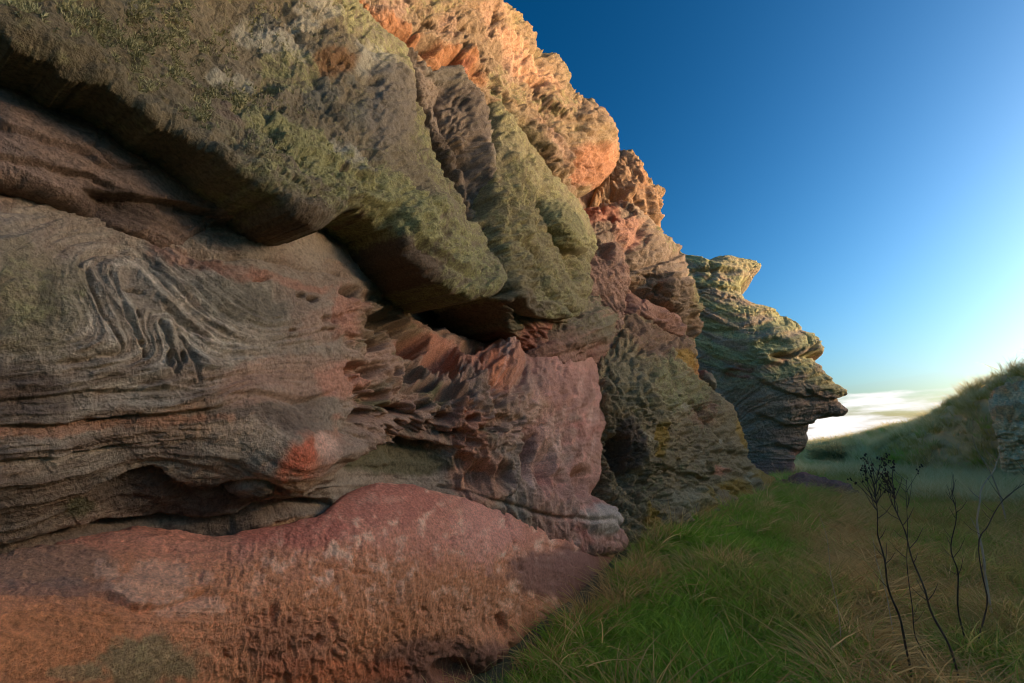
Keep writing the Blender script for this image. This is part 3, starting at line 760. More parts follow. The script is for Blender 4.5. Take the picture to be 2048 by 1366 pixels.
slab, k_slab, v_slab, n_slab = chunk('lichen_slab', cliff, M_NEAR,
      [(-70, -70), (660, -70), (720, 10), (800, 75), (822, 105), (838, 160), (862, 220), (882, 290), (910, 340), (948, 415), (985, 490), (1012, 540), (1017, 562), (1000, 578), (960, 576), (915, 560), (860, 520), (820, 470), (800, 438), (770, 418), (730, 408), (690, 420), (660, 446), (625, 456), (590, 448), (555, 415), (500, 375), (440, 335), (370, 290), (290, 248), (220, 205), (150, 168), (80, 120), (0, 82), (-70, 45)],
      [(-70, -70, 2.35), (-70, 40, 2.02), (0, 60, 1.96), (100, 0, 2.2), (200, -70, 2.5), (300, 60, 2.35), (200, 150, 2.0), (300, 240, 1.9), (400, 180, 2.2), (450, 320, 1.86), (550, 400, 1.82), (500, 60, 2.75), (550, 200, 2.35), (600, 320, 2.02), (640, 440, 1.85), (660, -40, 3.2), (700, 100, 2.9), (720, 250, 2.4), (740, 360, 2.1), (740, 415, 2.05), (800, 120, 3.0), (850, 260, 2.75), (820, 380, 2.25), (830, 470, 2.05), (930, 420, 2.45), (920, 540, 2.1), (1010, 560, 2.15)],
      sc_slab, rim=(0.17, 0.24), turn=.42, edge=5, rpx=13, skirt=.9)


def sc_ridge(k):
    k.rough(.06, .7, 5, .5, False, 31); k.rough(.016, .15, 4, .6, True, 5)
    k.facets(120, 46, .10, 62, 5); k.facets(40, 20, .04, 60, 7); k.pits(17, 13, .035, 1.0, .5, 3, -.3); k.pits(9, 8, .025, 1.0, .5, 6)
    k.line([(850, 120), (880, 180), (900, 240), (930, 330), (960, 420)], 18, .22); k.line([(905, 140), (945, 220), (965, 320), (975, 420)], 14, -.15); k.rough(.07, .4, 4, .55, True, 3)
    k.c[:] = srgb(116, 102, 90); k.wash((78, 68, 60), sm(-.2, .3, k.n2) * .7); k.paint(900, 150, 50, 22, (112, 106, 96), .7, 35); k.paint(985, 300, 20, 90, (150, 140, 120), .6)
    k.l = np.clip(.28 + .2 * k.n2, 0, .5); k.lichen(980, 420, 30, 60, .5)


chunk('lichen_slab', cliff, M_NEAR,
      [(800, 85), (845, 100), (900, 130), (955, 180), (990, 230), (1000, 320), (996, 400), (992, 450), (998, 490), (985, 520), (955, 450), (920, 375), (890, 330), (872, 290), (850, 230), (832, 180), (820, 130)],
      [(800, 90, 3.3), (880, 120, 3.35), (960, 190, 3.4), (995, 250, 3.35), (860, 200, 3.3), (930, 260, 3.12), (990, 380, 3.0), (900, 330, 3.1), (950, 400, 2.95), (985, 500, 2.8)],
      sc_ridge, rim=(.16, .35), edge=5, rpx=14)


def sc_green(k):
    k.rough(.12, .9, 5, .5, False, 41); k.rough(.08, .55, 4, .55, True, 17); k.rough(.035, .2, 5, .6, True, 7); k.strata(.8 * k.X - .55 * k.Y + 14 * k.n2, .035, (40, 18, 8), 9, 1, 4); k.line([(1000, 250), (1030, 360), (1040, 470), (1060, 560)], 14, -.12); k.line([(1050, 300), (1075, 400), (1080, 480)], 10, .12)
    k.facets(130, 50, .13, 58, 2); k.facets(46, 22, .05, 55, 12); k.pits(12, 10, .03, 1.0, .5, 2); k.pits(30, 22, .03, 1.0, .4, 5, sparse=.1)
    for h in [(1090, 420, 8, 10, .12), (1000, 210, 9, 14, .1), (1075, 535, 18, 40, .10, -30), (1110, 560, 12, 40, .1, -35), (1150, 545, 10, 30, .1, -30)]:
        k.hole(h[0], h[1], h[2], h[3], h[4], h[5] if len(h) > 5 else 0, .2)
    k.line([(1045, 490), (1080, 550), (1115, 600), (1150, 625)], 10, .28); k.line([(1105, 470), (1140, 540), (1172, 590)], 10, .28); k.line([(1000, 230), (1040, 290), (1090, 370), (1110, 430)], 6, .08)
    k.line([(986, 400), (992, 460), (1006, 530), (1016, 580)], 9, .35); k.line([(1085, 380), (1100, 440), (1125, 480), (1160, 512)], 8, .3)
    k.ledge([(1015, 585), (1060, 630), (1110, 640), (1160, 628)], .35, 40)
    k.c[:] = srgb(128, 118, 90); k.wash((100, 92, 72), sm(0, .4, k.n2) * .6); k.paint(1040, 620, 60, 40, (110, 96, 78), .8); k.paint(1085, 690, 90, 40, (150, 96, 82), .9, -20)
    k.l = np.clip(.5 + .22 * k.n2 + .12 * k.n3, 0, .7); k.l *= 1 - .9 * sm(630, 660, k.Y); k.l *= 1 - .6 * sm(1.2, .6, k.el(1040, 600, 30, 60))


chunk('lichen_slab', cliff, M_MID,
      [(980, 190), (1030, 235), (1085, 300), (1130, 355), (1170, 410), (1196, 460), (1200, 500), (1185, 540), (1190, 590), (1170, 630), (1155, 648), (1120, 690), (1080, 712), (1045, 690), (1030, 640), (1012, 596), (1000, 540), (985, 480), (985, 400), (985, 300)],
      [(980, 200, 3.4), (1060, 270, 3.35), (1140, 370, 3.3), (1200, 470, 3.2), (1000, 330, 2.92), (1070, 400, 2.88), (1010, 480, 2.62), (1020, 580, 2.45), (1090, 520, 2.75), (1090, 630, 2.5), (1160, 640, 2.65), (1180, 560, 2.9), (1080, 700, 2.75), (1130, 450, 3.0)],
      sc_green, rim=(.14, .3), edge=6, rpx=14, turn=.28)


def sc_lobe(k):
    k.rough(.05, .6, 5, .5, False, 51); k.rough(.018, .16, 4, .6, True, 2); k.strata(k.Y + .35 * k.X + 9 * k.n2, .06, (26, 12, 6), 10, 1, 3); k.rough(.09, .5, 4, .6, True, 14); k.pits(14, 10, .03, sm(690, 660, k.Y), .5)
    k.c[:] = srgb(116, 106, 86); k.wash((142, 104, 88), sm(640, 715, k.Y + 40 * k.n2 + 20 * k.n3)); k.wash((168, 128, 112), sm(0, .4, fbm(np.stack([(k.Y + .35 * k.X) / 8, k.X / 90, 0 * k.X], -1), 1, 3, .6)) * .5); k.wash((120, 78, 66), sm(0, .4, k.n3) * sm(670, 700, k.Y) * .7); k.l = .42 * sm(700, 655, k.Y)


chunk('rock_lobe', cliff, M_MID,
      [(1060, 742), (1045, 700), (1058, 660), (1100, 635), (1150, 598), (1182, 584), (1216, 604), (1240, 638), (1246, 664), (1234, 690), (1212, 710), (1200, 735), (1150, 742), (1100, 742)],
      [(1060, 742, 2.75), (1050, 690, 2.85), (1100, 640, 2.9), (1182, 588, 3.25), (1243, 650, 3.15), (1190, 640, 2.68), (1160, 680, 2.62), (1215, 690, 2.85), (1100, 710, 2.66), (1150, 735, 2.8), (1200, 735, 2.95)],
      sc_lobe, rim=(.15, .25), edge=2)


def sc_knob(k):
    k.rough(.05, .6, 5, .5, False, 61); k.rough(.02, .18, 4, .6, True, 3); k.pits(12, 9, .03, 1.0, .45); k.ledge([(1105, 440), (1140, 495), (1190, 505)], .15, 20)
    k.c[:] = srgb(126, 118, 88); k.l = .6 * sm(.9, .4, k.el(1170, 520, 60, 30, 20) * 0 + .0 + sm(485, 505, k.Y))


chunk('rock_knob', cliff, M_MID,
      [(1085, 380), (1110, 372), (1145, 392), (1178, 432), (1197, 472), (1198, 496), (1185, 510), (1160, 513), (1138, 500), (1118, 470), (1098, 430)],
      [(1090, 380, 3.05), (1150, 400, 3.1), (1195, 480, 2.9), (1130, 430, 2.66), (1160, 470, 2.6), (1120, 470, 2.66), (1170, 510, 2.72)], sc_knob, rim=(.25, .4), edge=1.5)


def sc_upper(k):
    k.rough(.16, 1.6, 5, .5, False, 71); k.rough(.14, .9, 5, .58, True, 14); k.rough(.07, .3, 5, .6, True, 4)
    phi = k.Y - .85 * k.X + 26 * k.n2
    k.facets(150, 52, .4, 42, 4); k.facets(44, 20, .10, 40, 9)
    k.strata(phi, .09, (60, 26, 12, 6), 7, 1, 5)
    k.pits(20, 14, .06, sm(.0, .3, k.n2 + .1), .5, 2, -.5); k.pits(9, 7, .03, 1.0, .5, 7, -.5)
    # row of hollows above the green slabs
    for h in [(690, 20, 44, 22, .35, 30), (745, 60, 24, 16, .2, 30), (790, 75, 26, 13, .25, 25), (850, 95, 30, 16, .28, 30), (905, 130, 34, 20, .32, 30), (940, 150, 20, 12, .2, 30), (995, 205, 10, 16, .2, 0), (1060, 170, 18, 10, .15, 35), (1070, 175, 14, 7, .15, 40), (1100, 150, 16, 12, .12, 30), (1085, 255, 60, 10, .25, 42), (1130, 310, 40, 14, .2, 60)]:
        k.hole(h[0], h[1], h[2], h[3], h[4], h[5], .2)
    k.ledge([(640, -20), (700, 35), (780, 75), (850, 100), (920, 150), (980, 195)], .22, 26)
    k.line([(1140, 165), (1180, 195), (1215, 225)], 8, .15); k.bump(1185, 265, 60, 60, .35, 30)
    q = np.stack([(k.wx - .1 * k.wy) / 11, k.wy / 55, 0 * k.X], -1)
    k.r += .05 * sm(290, 330, k.Y) * fbm(q, 1, 3, .6, True, 9)
    k.c[:] = srgb(146, 124, 100)
    k.wash((180, 158, 120), sm(0, .4, k.n2) * .6); k.wash((166, 134, 116), sm(.0, .4, fbm(k.pp, 70, 4, seed=9)) * .7)
    for q in [(700, 30, 60, 30, 30), (800, 80, 60, 24, 28), (900, 135, 70, 30, 32)]:
        k.paint(*q[:4], (176, 118, 78), .75, q[4])
    k.paint(1180, 340, 60, 50, (172, 116, 84), .7); k.paint(910, 145, 26, 22, (176, 112, 90), .7)
    k.paint(1030, 130, 90, 26, (206, 160, 132), .6, 40); k.wash((128, 116, 88), sm(26, 6, k.sd) * sm(980, 1020, k.X) * sm(330, 300, k.Y) * .8)
    k.l = np.clip(.30 + .3 * k.n2, 0, .5); k.lichen(1010, 190, 60, 30, .5, 40); k.lichen(1100, 215, 60, 24, .52, 20); k.lichen(860, 20, 60, 30, .5); k.l *= sm(345, 300, k.Y)


chunk('upper_tier', cliff, M_MID,
      [(630, -70), (960, -70), (990, -10), (1028, 28), (1062, 62), (1078, 92), (1112, 112), (1138, 148), (1146, 172), (1182, 186), (1214, 224), (1238, 256), (1244, 290), (1236, 328), (1205, 368), (1165, 396), (1130, 396), (1085, 335), (1030, 270), (960, 215), (890, 160), (820, 115), (720, 60)],
      [(630, -70, 3.7), (700, 50, 3.35), (820, 110, 3.4), (800, 0, 3.6), (900, -50, 3.9), (985, -40, 4.0), (920, 80, 3.6), (900, 160, 3.4), (1000, 50, 3.8), (1000, 170, 3.45), (1075, 90, 3.85), (1080, 220, 3.4), (1140, 160, 3.75), (1130, 300, 3.2), (1180, 250, 3.2), (1240, 275, 3.6), (1220, 340, 3.3), (1150, 390, 3.25), (1040, 280, 3.4)],
      sc_upper, rim=(.5, .5), edge=7, skirt=3.5, rpx=20, turn=.22)


def sc_block(k):
    k.rough(.2, 1.6, 5, .5, False, 81); k.rough(.2, .8, 5, .6, True, 4); k.facets(50, 26, .3, 45, 6); k.facets(22, 12, .12, 40, 2); k.strata(k.Y - .9 * k.X, .08, (24, 11, 6), 6, 1, 5); k.hole(1230, 385, 26, 10, .3, 10); k.line([(1255, 330), (1280, 370), (1300, 420)], 5, .2)
    k.c[:] = srgb(150, 122, 98); k.wash((150, 128, 92), sm(22, 6, k.sd) * sm(400, 360, k.Y) * .8); k.wash((168, 116, 84), sm(0, .4, k.n2) * .5); k.l = .45 * sm(24, 8, k.sd) * sm(400, 350, k.Y)


chunk('rock_block', cliff, M_MID,
      [(1195, 300), (1245, 292), (1270, 298), (1298, 328), (1318, 358), (1335, 378), (1334, 400), (1327, 425), (1328, 440), (1318, 448), (1290, 434), (1260, 405), (1210, 395), (1180, 400), (1190, 370)],
      [(1200, 300, 16), (1240, 295, 15.4), (1300, 330, 15.5), (1335, 385, 15.5), (1325, 440, 14.8), (1280, 380, 14.2), (1230, 370, 13.8), (1190, 390, 13.2)], sc_block, 't', rim=(.5, .5), edge=3, skirt=3, step=1.8)


def sc_m1(k):
    k.rough(.2, 1.5, 5, .5, False, 91); k.rough(.14, .7, 5, .6, True, 4)
    phi = k.Y + .25 * k.X + 12 * k.n2 + 20 * sm(1300, 1380, k.X)
    k.facets(70, 34, .22, 20, 3); k.facets(26, 13, .09, 20, 11)
    k.strata(phi, .06, (30, 14, 7), 8, 1, 5)
    k.line([(1262, 540), (1300, 530), (1340, 515), (1365, 500)], 5, .22); k.line([(1260, 545), (1300, 555), (1345, 560), (1365, 555)], 4, .15)
    k.line([(1290, 440), (1275, 480), (1250, 500), (1262, 540)], 8, .25); k.hole(1220, 440, 16, 10, .2); k.ledge([(1165, 405), (1220, 390), (1270, 420), (1300, 430)], .15, 20); k.hole(1312, 580, 10, 12, .2)
    k.line([(1345, 470), (1362, 500), (1372, 560), (1385, 620)], 10, -.15); k.ledge([(1375, 630), (1400, 632), (1425, 625)], .15, 16)
    k.c[:] = srgb(142, 122, 104); k.wash((116, 98, 84), sm(0, .4, k.n2) * .7); k.paint(1200, 430, 50, 24, (158, 100, 82), .7); k.paint(1250, 470, 40, 40, (178, 128, 108), .7)
    side = sm(1362, 1376, k.X - .12 * (k.Y - 500) + 8 * k.n2)
    k.wash((150, 132, 96), side * .9); k.l = np.clip(.5 * side + .15 * k.n2, 0, .6); k.lichen(1330, 480, 40, 14, .5, 50); k.wash((120, 92, 78), sm(600, 640, k.Y) * side * .7); k.l *= 1 - .7 * sm(615, 645, k.Y)


chunk('rock_block', cliff, M_MID,
      [(1158, 405), (1200, 390), (1240, 384), (1268, 394), (1298, 424), (1328, 456), (1352, 476), (1376, 514), (1388, 545), (1408, 585), (1420, 625), (1426, 648), (1418, 664), (1396, 678), (1382, 662), (1340, 622), (1290, 592), (1264, 575), (1252, 600), (1240, 640), (1215, 640), (1190, 600), (1160, 530), (1130, 400), (1150, 365), (1230, 350)],
      [(1160, 360, 14.5), (1230, 350, 15.5), (1160, 410, 12.2), (1260, 392, 13), (1350, 475, 14.4), (1390, 550, 14.6), (1425, 650, 14.4), (1180, 480, 10.6), (1240, 480, 11.4), (1300, 500, 12.2), (1250, 560, 11), (1210, 600, 10.2), (1240, 640, 10.6), (1300, 580, 11.8), (1360, 560, 12.4), (1385, 650, 13)],
      sc_m1, 't', rim=(.5, .6), edge=3, skirt=3, step=1.8)


def sc_pinkcol(k):
    k.rough(.08, .9, 5, .5, False, 95); q = np.stack([(k.wx - .5 * k.wy) / 8, k.wy / 50, 0 * k.X], -1); k.rough(.1, .6, 4, .6, True, 6); k.r += .13 * fbm(q, 1, 4, .6, True, 2); k.hole(1205, 505, 16, 22, .5, 0, .2); k.pits(9, 18, .03, 1.0, .5, sparse=.1)
    k.c[:] = srgb(152, 120, 106); k.wash((178, 148, 132), sm(0, .4, k.n3) * .7); k.wash((120, 96, 84), sm(0, .4, k.n2) * .6); k.l = .35 * sm(560, 600, k.Y) * sm(0, .4, k.n2)


chunk('rock_column', cliff, M_MID,
      [(1155, 512), (1190, 500), (1220, 480), (1248, 500), (1258, 540), (1262, 570), (1252, 600), (1244, 650), (1235, 680), (1200, 650), (1180, 600), (1165, 560)],
      [(1155, 512, 9.2), (1220, 480, 10.6), (1262, 560, 10.6), (1210, 560, 9.5), (1200, 620, 9.0), (1240, 660, 9.4), (1180, 570, 8.9)], sc_pinkcol, 't', rim=(.25, .3), edge=2, step=1.8)


def sc_m2(k):
    k.rough(.12, 1.0, 5, .5, False, 101); k.rough(.05, .35, 5, .6, True, 4); k.facets(50, 22, .2, 25, 3); k.facets(20, 10, .08, 25, 9); k.strata(k.Y - .45 * k.X + 9 * k.n2, .06, (24, 11, 6), 8, 1, 5); k.ledge([(1300, 655), (1340, 660), (1385, 685)], .25, 12); k.hole(1345, 640, 30, 10, .15, 15)
    k.c[:] = srgb(148, 112, 98); k.wash((120, 92, 80), sm(0, .4, k.n2) * .7); k.wash((180, 138, 122), sm(.1, .5, k.n3) * .6); k.l = .3 * sm(1290, 1260, k.X)


chunk('rock_block', cliff, M_MID,
      [(1256, 562), (1278, 575), (1310, 590), (1345, 608), (1372, 632), (1388, 660), (1390, 678), (1375, 684), (1345, 668), (1310, 652), (1275, 648), (1250, 650), (1244, 625)],
      [(1256, 562, 11.2), (1310, 590, 12), (1372, 632, 12.6), (1390, 675, 12.4), (1300, 620, 10.9), (1345, 650, 11.4), (1250, 640, 10.4), (1290, 650, 10.8)], sc_m2, 't', rim=(.35, .5), edge=2, step=1.8)

# ------------------------------------------------------------------ lichen-crusted buttress beyond the cliff
buttress = empty('rock_buttress', (3.8, 9.3, 0.1))
tag(buttress, 'sloping yellow grey lichen crusted buttress between the pink cliff and the face rock', 'rock')


def sc_butt(k):
    k.rough(.18, 1.5, 5, .5, False, 111); k.rough(.14, .9, 4, .6, True, 24); k.rough(.07, .4, 5, .62, True, 4)
    phi = k.X * .62 - k.Y * .42 + 22 * k.n2
    k.facets(110, 42, .20, 56, 3); k.facets(38, 18, .09, 54, 9)
    k.strata(phi, .06, (46, 22, 10), 9, 1, 5); k.strata(k.Y - .2 * k.X + 15 * k.n2, .04, (26, 12), 8, sm(900, 960, k.Y), 7)
    k.pits(20, 26, .06, 1.0, .45, 3, .5); k.pits(9, 10, .03, 1.0, .5, 8)
    k.hole(1228, 915, 26, 60, .5, -8, .1); k.hole(1250, 960, 30, 40, .25, 20, .1)
    k.line([(1300, 660), (1330, 720), (1365, 790), (1400, 830), (1440, 880)], 6, .18); k.line([(1240, 720), (1290, 800), (1310, 870), (1320, 950)], 6, .14); k.line([(1380, 720), (1410, 780), (1440, 850)], 8, .2)
    k.ledge([(1230, 930), (1290, 950), (1340, 940), (1400, 960), (1450, 930)], .12, 20); k.hole(1385, 962, 16, 8, .15, 10); k.ledge([(1250, 690), (1320, 680), (1390, 720)], .15, 22); k.ledge([(1330, 700), (1380, 730), (1410, 760)], .12, 20); k.ledge([(1400, 905), (1450, 900), (1500, 915)], .12, 16)
    k.line([(1225, 990), (1270, 1030), (1310, 1060)], 7, .1)
    k.c[:] = srgb(146, 124, 92); k.wash((110, 94, 72), sm(0, .4, k.n2) * .7); k.wash((172, 162, 138), sm(.2, .5, k.n3) * .6)
    k.paint(1320, 690, 80, 30, (128, 98, 82), .8, 20); k.paint(1390, 740, 30, 22, (180, 124, 70), .8, 20); k.paint(1400, 830, 30, 30, (150, 104, 84), .6)
    for q in [(1315, 880, 12, 40, -5), (1370, 720, 30, 16, 20), (1480, 870, 14, 40, -30), (1530, 960, 40, 16, 25), (1470, 980, 40, 24, 20), (1300, 1040, 12, 40, -20), (1400, 1000, 20, 30, 0)]:
        k.paint(*q[:4], (164, 126, 48), .8, q[4])
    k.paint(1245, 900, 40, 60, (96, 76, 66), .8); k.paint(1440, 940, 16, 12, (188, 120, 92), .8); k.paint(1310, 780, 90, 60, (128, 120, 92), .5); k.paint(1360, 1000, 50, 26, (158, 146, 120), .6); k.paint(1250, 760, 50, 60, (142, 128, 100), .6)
    k.l = np.clip(.36 + .2 * k.n2, 0, .6); k.lichen(1360, 780, 90, 60, .56, 40); k.l *= 1 - .8 * sm(1.1, .6, k.el(1245, 920, 45, 70)); k.l *= 1 - .7 * sm(.2, .5, k.n3)


chunk('rock_body', buttress, M_MID,
      [(1170, 720), (1180, 660), (1220, 612), (1290, 600), (1350, 628), (1392, 672), (1404, 712), (1410, 745), (1440, 775), (1462, 812), (1486, 850), (1500, 890), (1530, 930), (1568, 968), (1580, 1000), (1440, 1080), (1310, 1140), (1240, 1160), (1190, 1050), (1180, 900), (1172, 800)],
      [(1170, 720, 7.8), (1190, 650, 10.4), (1240, 610, 11.8), (1300, 605, 13.2), (1370, 650, 13.6), (1270, 655, 10.2), (1340, 680, 11.6), (1380, 690, 12.4), (1405, 740, 12.8), (1470, 820, 14), (1505, 890, 15), (1568, 970, 15.5), (1580, 1005, 14.0), (1480, 900, 12.4), (1480, 990, 10.8), (1430, 1060, 8.6), (1400, 850, 10.2), (1380, 960, 8.6), (1310, 780, 8.4), (1310, 900, 7.5), (1300, 1020, 6.8), (1240, 760, 7.6), (1230, 900, 7.0), (1210, 1020, 6.4), (1260, 1120, 6.1), (1320, 1120, 6.4)],
      sc_butt, 't', rim=(.45, .6), edge=3.5, skirt=2.0, step=1.8)


def sc_small(k):
    k.rough(.15, 1.0, 4, .5, False, 121); k.rough(.06, .3, 4, .6, True); k.c[:] = srgb(112, 104, 88); k.wash((150, 92, 78), sm(750, 738, k.Y) * .6); k.l[:] = .3


chunk('rock_knob', buttress, M_MID, [(1398, 735), (1415, 728), (1435, 745), (1446, 768), (1442, 786), (1425, 784), (1408, 770)], [(1398, 735, 15), (1435, 740, 15.5), (1420, 760, 14.6), (1446, 775, 15.2), (1410, 785, 14.6)], sc_small, 't', rim=(.4, .5), edge=1, step=1.5)

# ------------------------------------------------------------------ face-shaped stack
stack = empty('rock_stack', (13.2, 23.5, 0.0))
tag(stack, 'far rock stack shaped like a face in profile, banded grey green against the sky', 'rock')


def sc_stack(k):
    k.rough(.24, 2.2, 5, .5, False, 131); k.rough(.07, .6, 5, .6, True, 4)
    phi = k.Y - 26 * np.sin((k.X - 1380) / 75) - .1 * k.X + 8 * k.n2
    low = sm(740, 790, k.Y)
    k.facets(90, 26, .2, 3, 3, 1 - low); k.facets(36, 11, .07, 0, 9)
    phi2 = k.Y + 55 * np.exp(-((k.X - 1430) / 70) ** 2) * -1 + .12 * (k.X - 1500) + 6 * k.n2
    k.strata(phi, .12, (34, 17, 8), 7, 1 - low, 5); k.strata(phi2, .13, (26, 12, 6), 10, low * sm(890, 850, k.Y), 8); k.strata(k.Y + 5 * k.n2, .07, (12, 6), 8, sm(850, 890, k.Y), 2)
    k.ledge([(1540, 705), (1590, 712), (1630, 704), (1670, 716)], .7, 16); k.line([(1540, 715), (1600, 708), (1668, 716)], 5, .5)
    k.ledge([(1600, 770), (1650, 795), (1710, 796)], .35, 12); k.ledge([(1360, 655), (1450, 660), (1540, 642), (1600, 640)], .25, 12); k.ledge([(1365, 575), (1430, 572), (1500, 580)], .35, 12)
    k.ledge([(1370, 545), (1420, 535), (1480, 545)], .5, 14); k.line([(1420, 520), (1430, 545), (1415, 560)], 4, .3); k.line([(1580, 640), (1600, 680), (1610, 700)], 4, .3); k.line([(1640, 668), (1625, 690), (1612, 705)], 4, .4)
    k.ledge([(1480, 740), (1540, 770), (1600, 790), (1650, 795)], .4, 14); k.ledge([(1500, 820), (1580, 850), (1650, 850)], .35, 14); k.ledge([(1540, 880), (1590, 902), (1632, 890)], .35, 16); k.ledge([(1450, 690), (1520, 722), (1600, 730)], .25, 12)
    k.hole(1460, 750, 26, 16, .3, -10); k.bump(1580, 690, 90, 60, .4); k.hole(1540, 690, 40, 14, .25)
    k.c[:] = srgb(140, 128, 114); k.wash((118, 102, 92), sm(0, .4, k.n2) * .7); k.wash((148, 118, 102), low * .5); k.wash((128, 112, 102), sm(840, 870, k.Y) * .7); k.wash((140, 100, 92), sm(915, 930, k.Y) * .8)
    k.paint(1475, 750, 34, 18, (138, 86, 74), .8, -20); k.paint(1545, 715, 40, 8, (150, 96, 80), .7); k.paint(1610, 905, 30, 10, (170, 120, 110), .7)
    green = sm(-.25, .2, fbm(np.stack([k.X / 90, phi / 22, 0 * k.X], -1), 1, 4, .6, seed=6)) * (1 - .85 * low)
    k.wash((140, 144, 106), green * .85); k.paint(1540, 700, 40, 22, (126, 132, 98), .7); k.paint(1660, 770, 50, 18, (146, 142, 104), .8, 25); k.paint(1500, 520, 80, 16, (140, 136, 108), .6)
    k.l = .40 * green * sm(700, 660, k.Y); k.c = k.c * 1.2


chunk('rock_body', stack, M_FAR,
      [(1350, 498), (1380, 499), (1400, 499), (1425, 505), (1450, 502), (1478, 506), (1508, 511), (1528, 517), (1535, 528), (1526, 545), (1506, 554), (1493, 560), (1493, 574), (1506, 590), (1528, 597), (1548, 600), (1564, 611), (1582, 625), (1600, 638), (1615, 654), (1640, 660), (1653, 684), (1664, 712), (1655, 719), (1662, 732), (1682, 756), (1704, 772), (1710, 784), (1709, 795), (1698, 799), (1700, 807), (1710, 819), (1705, 832), (1684, 840), (1650, 842), (1644, 855), (1634, 868), (1632, 884), (1624, 900), (1610, 912), (1601, 924), (1606, 936), (1640, 948), (1640, 985), (1560, 1000), (1450, 990), (1380, 900), (1345, 760), (1340, 600)],
      [(1350, 498, 25), (1525, 525, 26), (1430, 530, 24.3), (1450, 620, 23.8), (1600, 640, 25.2), (1560, 680, 23.6), (1660, 710, 25), (1640, 770, 24), (1706, 795, 25), (1500, 780, 23.2), (1600, 830, 23.8), (1560, 900, 23.6), (1630, 880, 25), (1600, 930, 24.2), (1600, 970, 22.6), (1450, 950, 23), (1360, 700, 24), (1640, 960, 23)],
      sc_stack, 't', rim=(.9, .9), edge=1.6, skirt=2.5, step=1.4)


def sc_foot(k):
    k.rough(.12, 1.5, 5, .5, False, 141); k.rough(.07, .4, 4, .6, True); k.strata(k.Y - .22 * k.X + 5 * k.n2, .07, (12, 6, 3), 10, 1); k.ledge([(1650, 950), (1690, 955), (1705, 960)], .2, 8)
    k.c[:] = srgb(140, 106, 94); k.wash((118, 96, 88), sm(0, .4, k.n2) * .8); k.paint(1610, 940, 30, 12, (164, 104, 96), .8)


foot = empty('rock_ledge', (10.5, 15.2, 0.0))
tag(foot, 'low dark layered rock ledge jutting from under the chin of the face rock onto grass', 'rock')
chunk('rock_body', foot, M_FAR, [(1545, 958), (1575, 945), (1605, 934), (1640, 944), (1672, 948), (1702, 957), (1712, 970), (1738, 988), (1742, 1006), (1690, 1006), (1620, 1004), (1550, 985)],
      [(1545, 954, 16.4), (1605, 930, 17.0), (1672, 943, 16.6), (1740, 982, 14.2), (1640, 966, 15.0), (1560, 975, 14.6), (1690, 996, 13.4), (1610, 996, 13.3)], sc_foot, 't', rim=(.4, .5), edge=1.5, skirt=2.0, step=1.4)

outcrop = empty('rock_outcrop', (22.5, 21.0, 0.0))
tag(outcrop, 'pale blue grey layered outcrop set in the grassy bank at right edge', 'rock')


def sc_out(k):
    k.rough(.2, 1.6, 5, .5, False, 151); k.rough(.12, .5, 5, .6, True); k.strata(k.Y + .2 * k.X + 16 * k.n2, .14, (30, 14, 7), 4, 1); k.rough(.25, 1.1, 4, .6, True, 9); k.facets(50, 16, .4, -8, 4); k.facets(20, 8, .18, -5, 7); k.pits(16, 9, .12, 1.0, .5)
    for yy in (800, 835, 860): k.ledge([(1975, yy), (2010, yy - 6), (2060, yy + 2), (2110, yy - 8)], .35, 10)
    k.c[:] = srgb(206, 186, 152); k.wash((182, 142, 100), sm(.0, .4, fbm(np.stack([k.X / 60, k.Y / 18, 0 * k.X], -1), 1, 3, .6)) * sm(900, 860, k.Y) * .85); k.wash((150, 142, 126), sm(.1, .5, k.n3) * .5); k.c = k.c * 1.15


chunk('rock_body', outcrop, M_FAR, [(1974, 812), (1980, 788), (1996, 773), (2020, 766), (2050, 756), (2120, 742), (2150, 800), (2150, 960), (2050, 955), (2010, 952), (1998, 918), (1990, 885), (1978, 850)],
      [(1974, 812, 20.6), (2000, 772, 21.2), (2120, 745, 20.5), (2010, 830, 19.6), (2060, 860, 19.0), (2150, 900, 18.2), (2010, 945, 19.4), (2100, 955, 18.4)], sc_out, 't', rim=(.5, .6), edge=3, skirt=2.5, step=1.5, back=(.88, .47, 0))


# ------------------------------------------------------------------ bushy lichen on the big slab
def ribbon(V, Fq, base, dirv, length, width, bend, segs, rnd):
    """append one curved tapering blade"""
    d = np.array(dirv, float); d /= np.linalg.norm(d)
    side = np.cross(d, (rnd.uniform(-1, 1), rnd.uniform(-1, 1), 0.3)); side /= np.linalg.norm(side) + 1e-9
    b = np.array(bend, float); p = np.array(base, float); n0 = len(V)
    for i in range(segs + 1):
        w = width * (1 - (i / segs) ** 1.5) + width * .08
        V.append(p - side * w / 2); V.append(p + side * w / 2)
        p = p + d * length / segs; d = d + b / segs; d /= np.linalg.norm(d)
    for i in range(segs):
        a = n0 + 2 * i; Fq.append((a, a + 1, a + 3, a + 2))


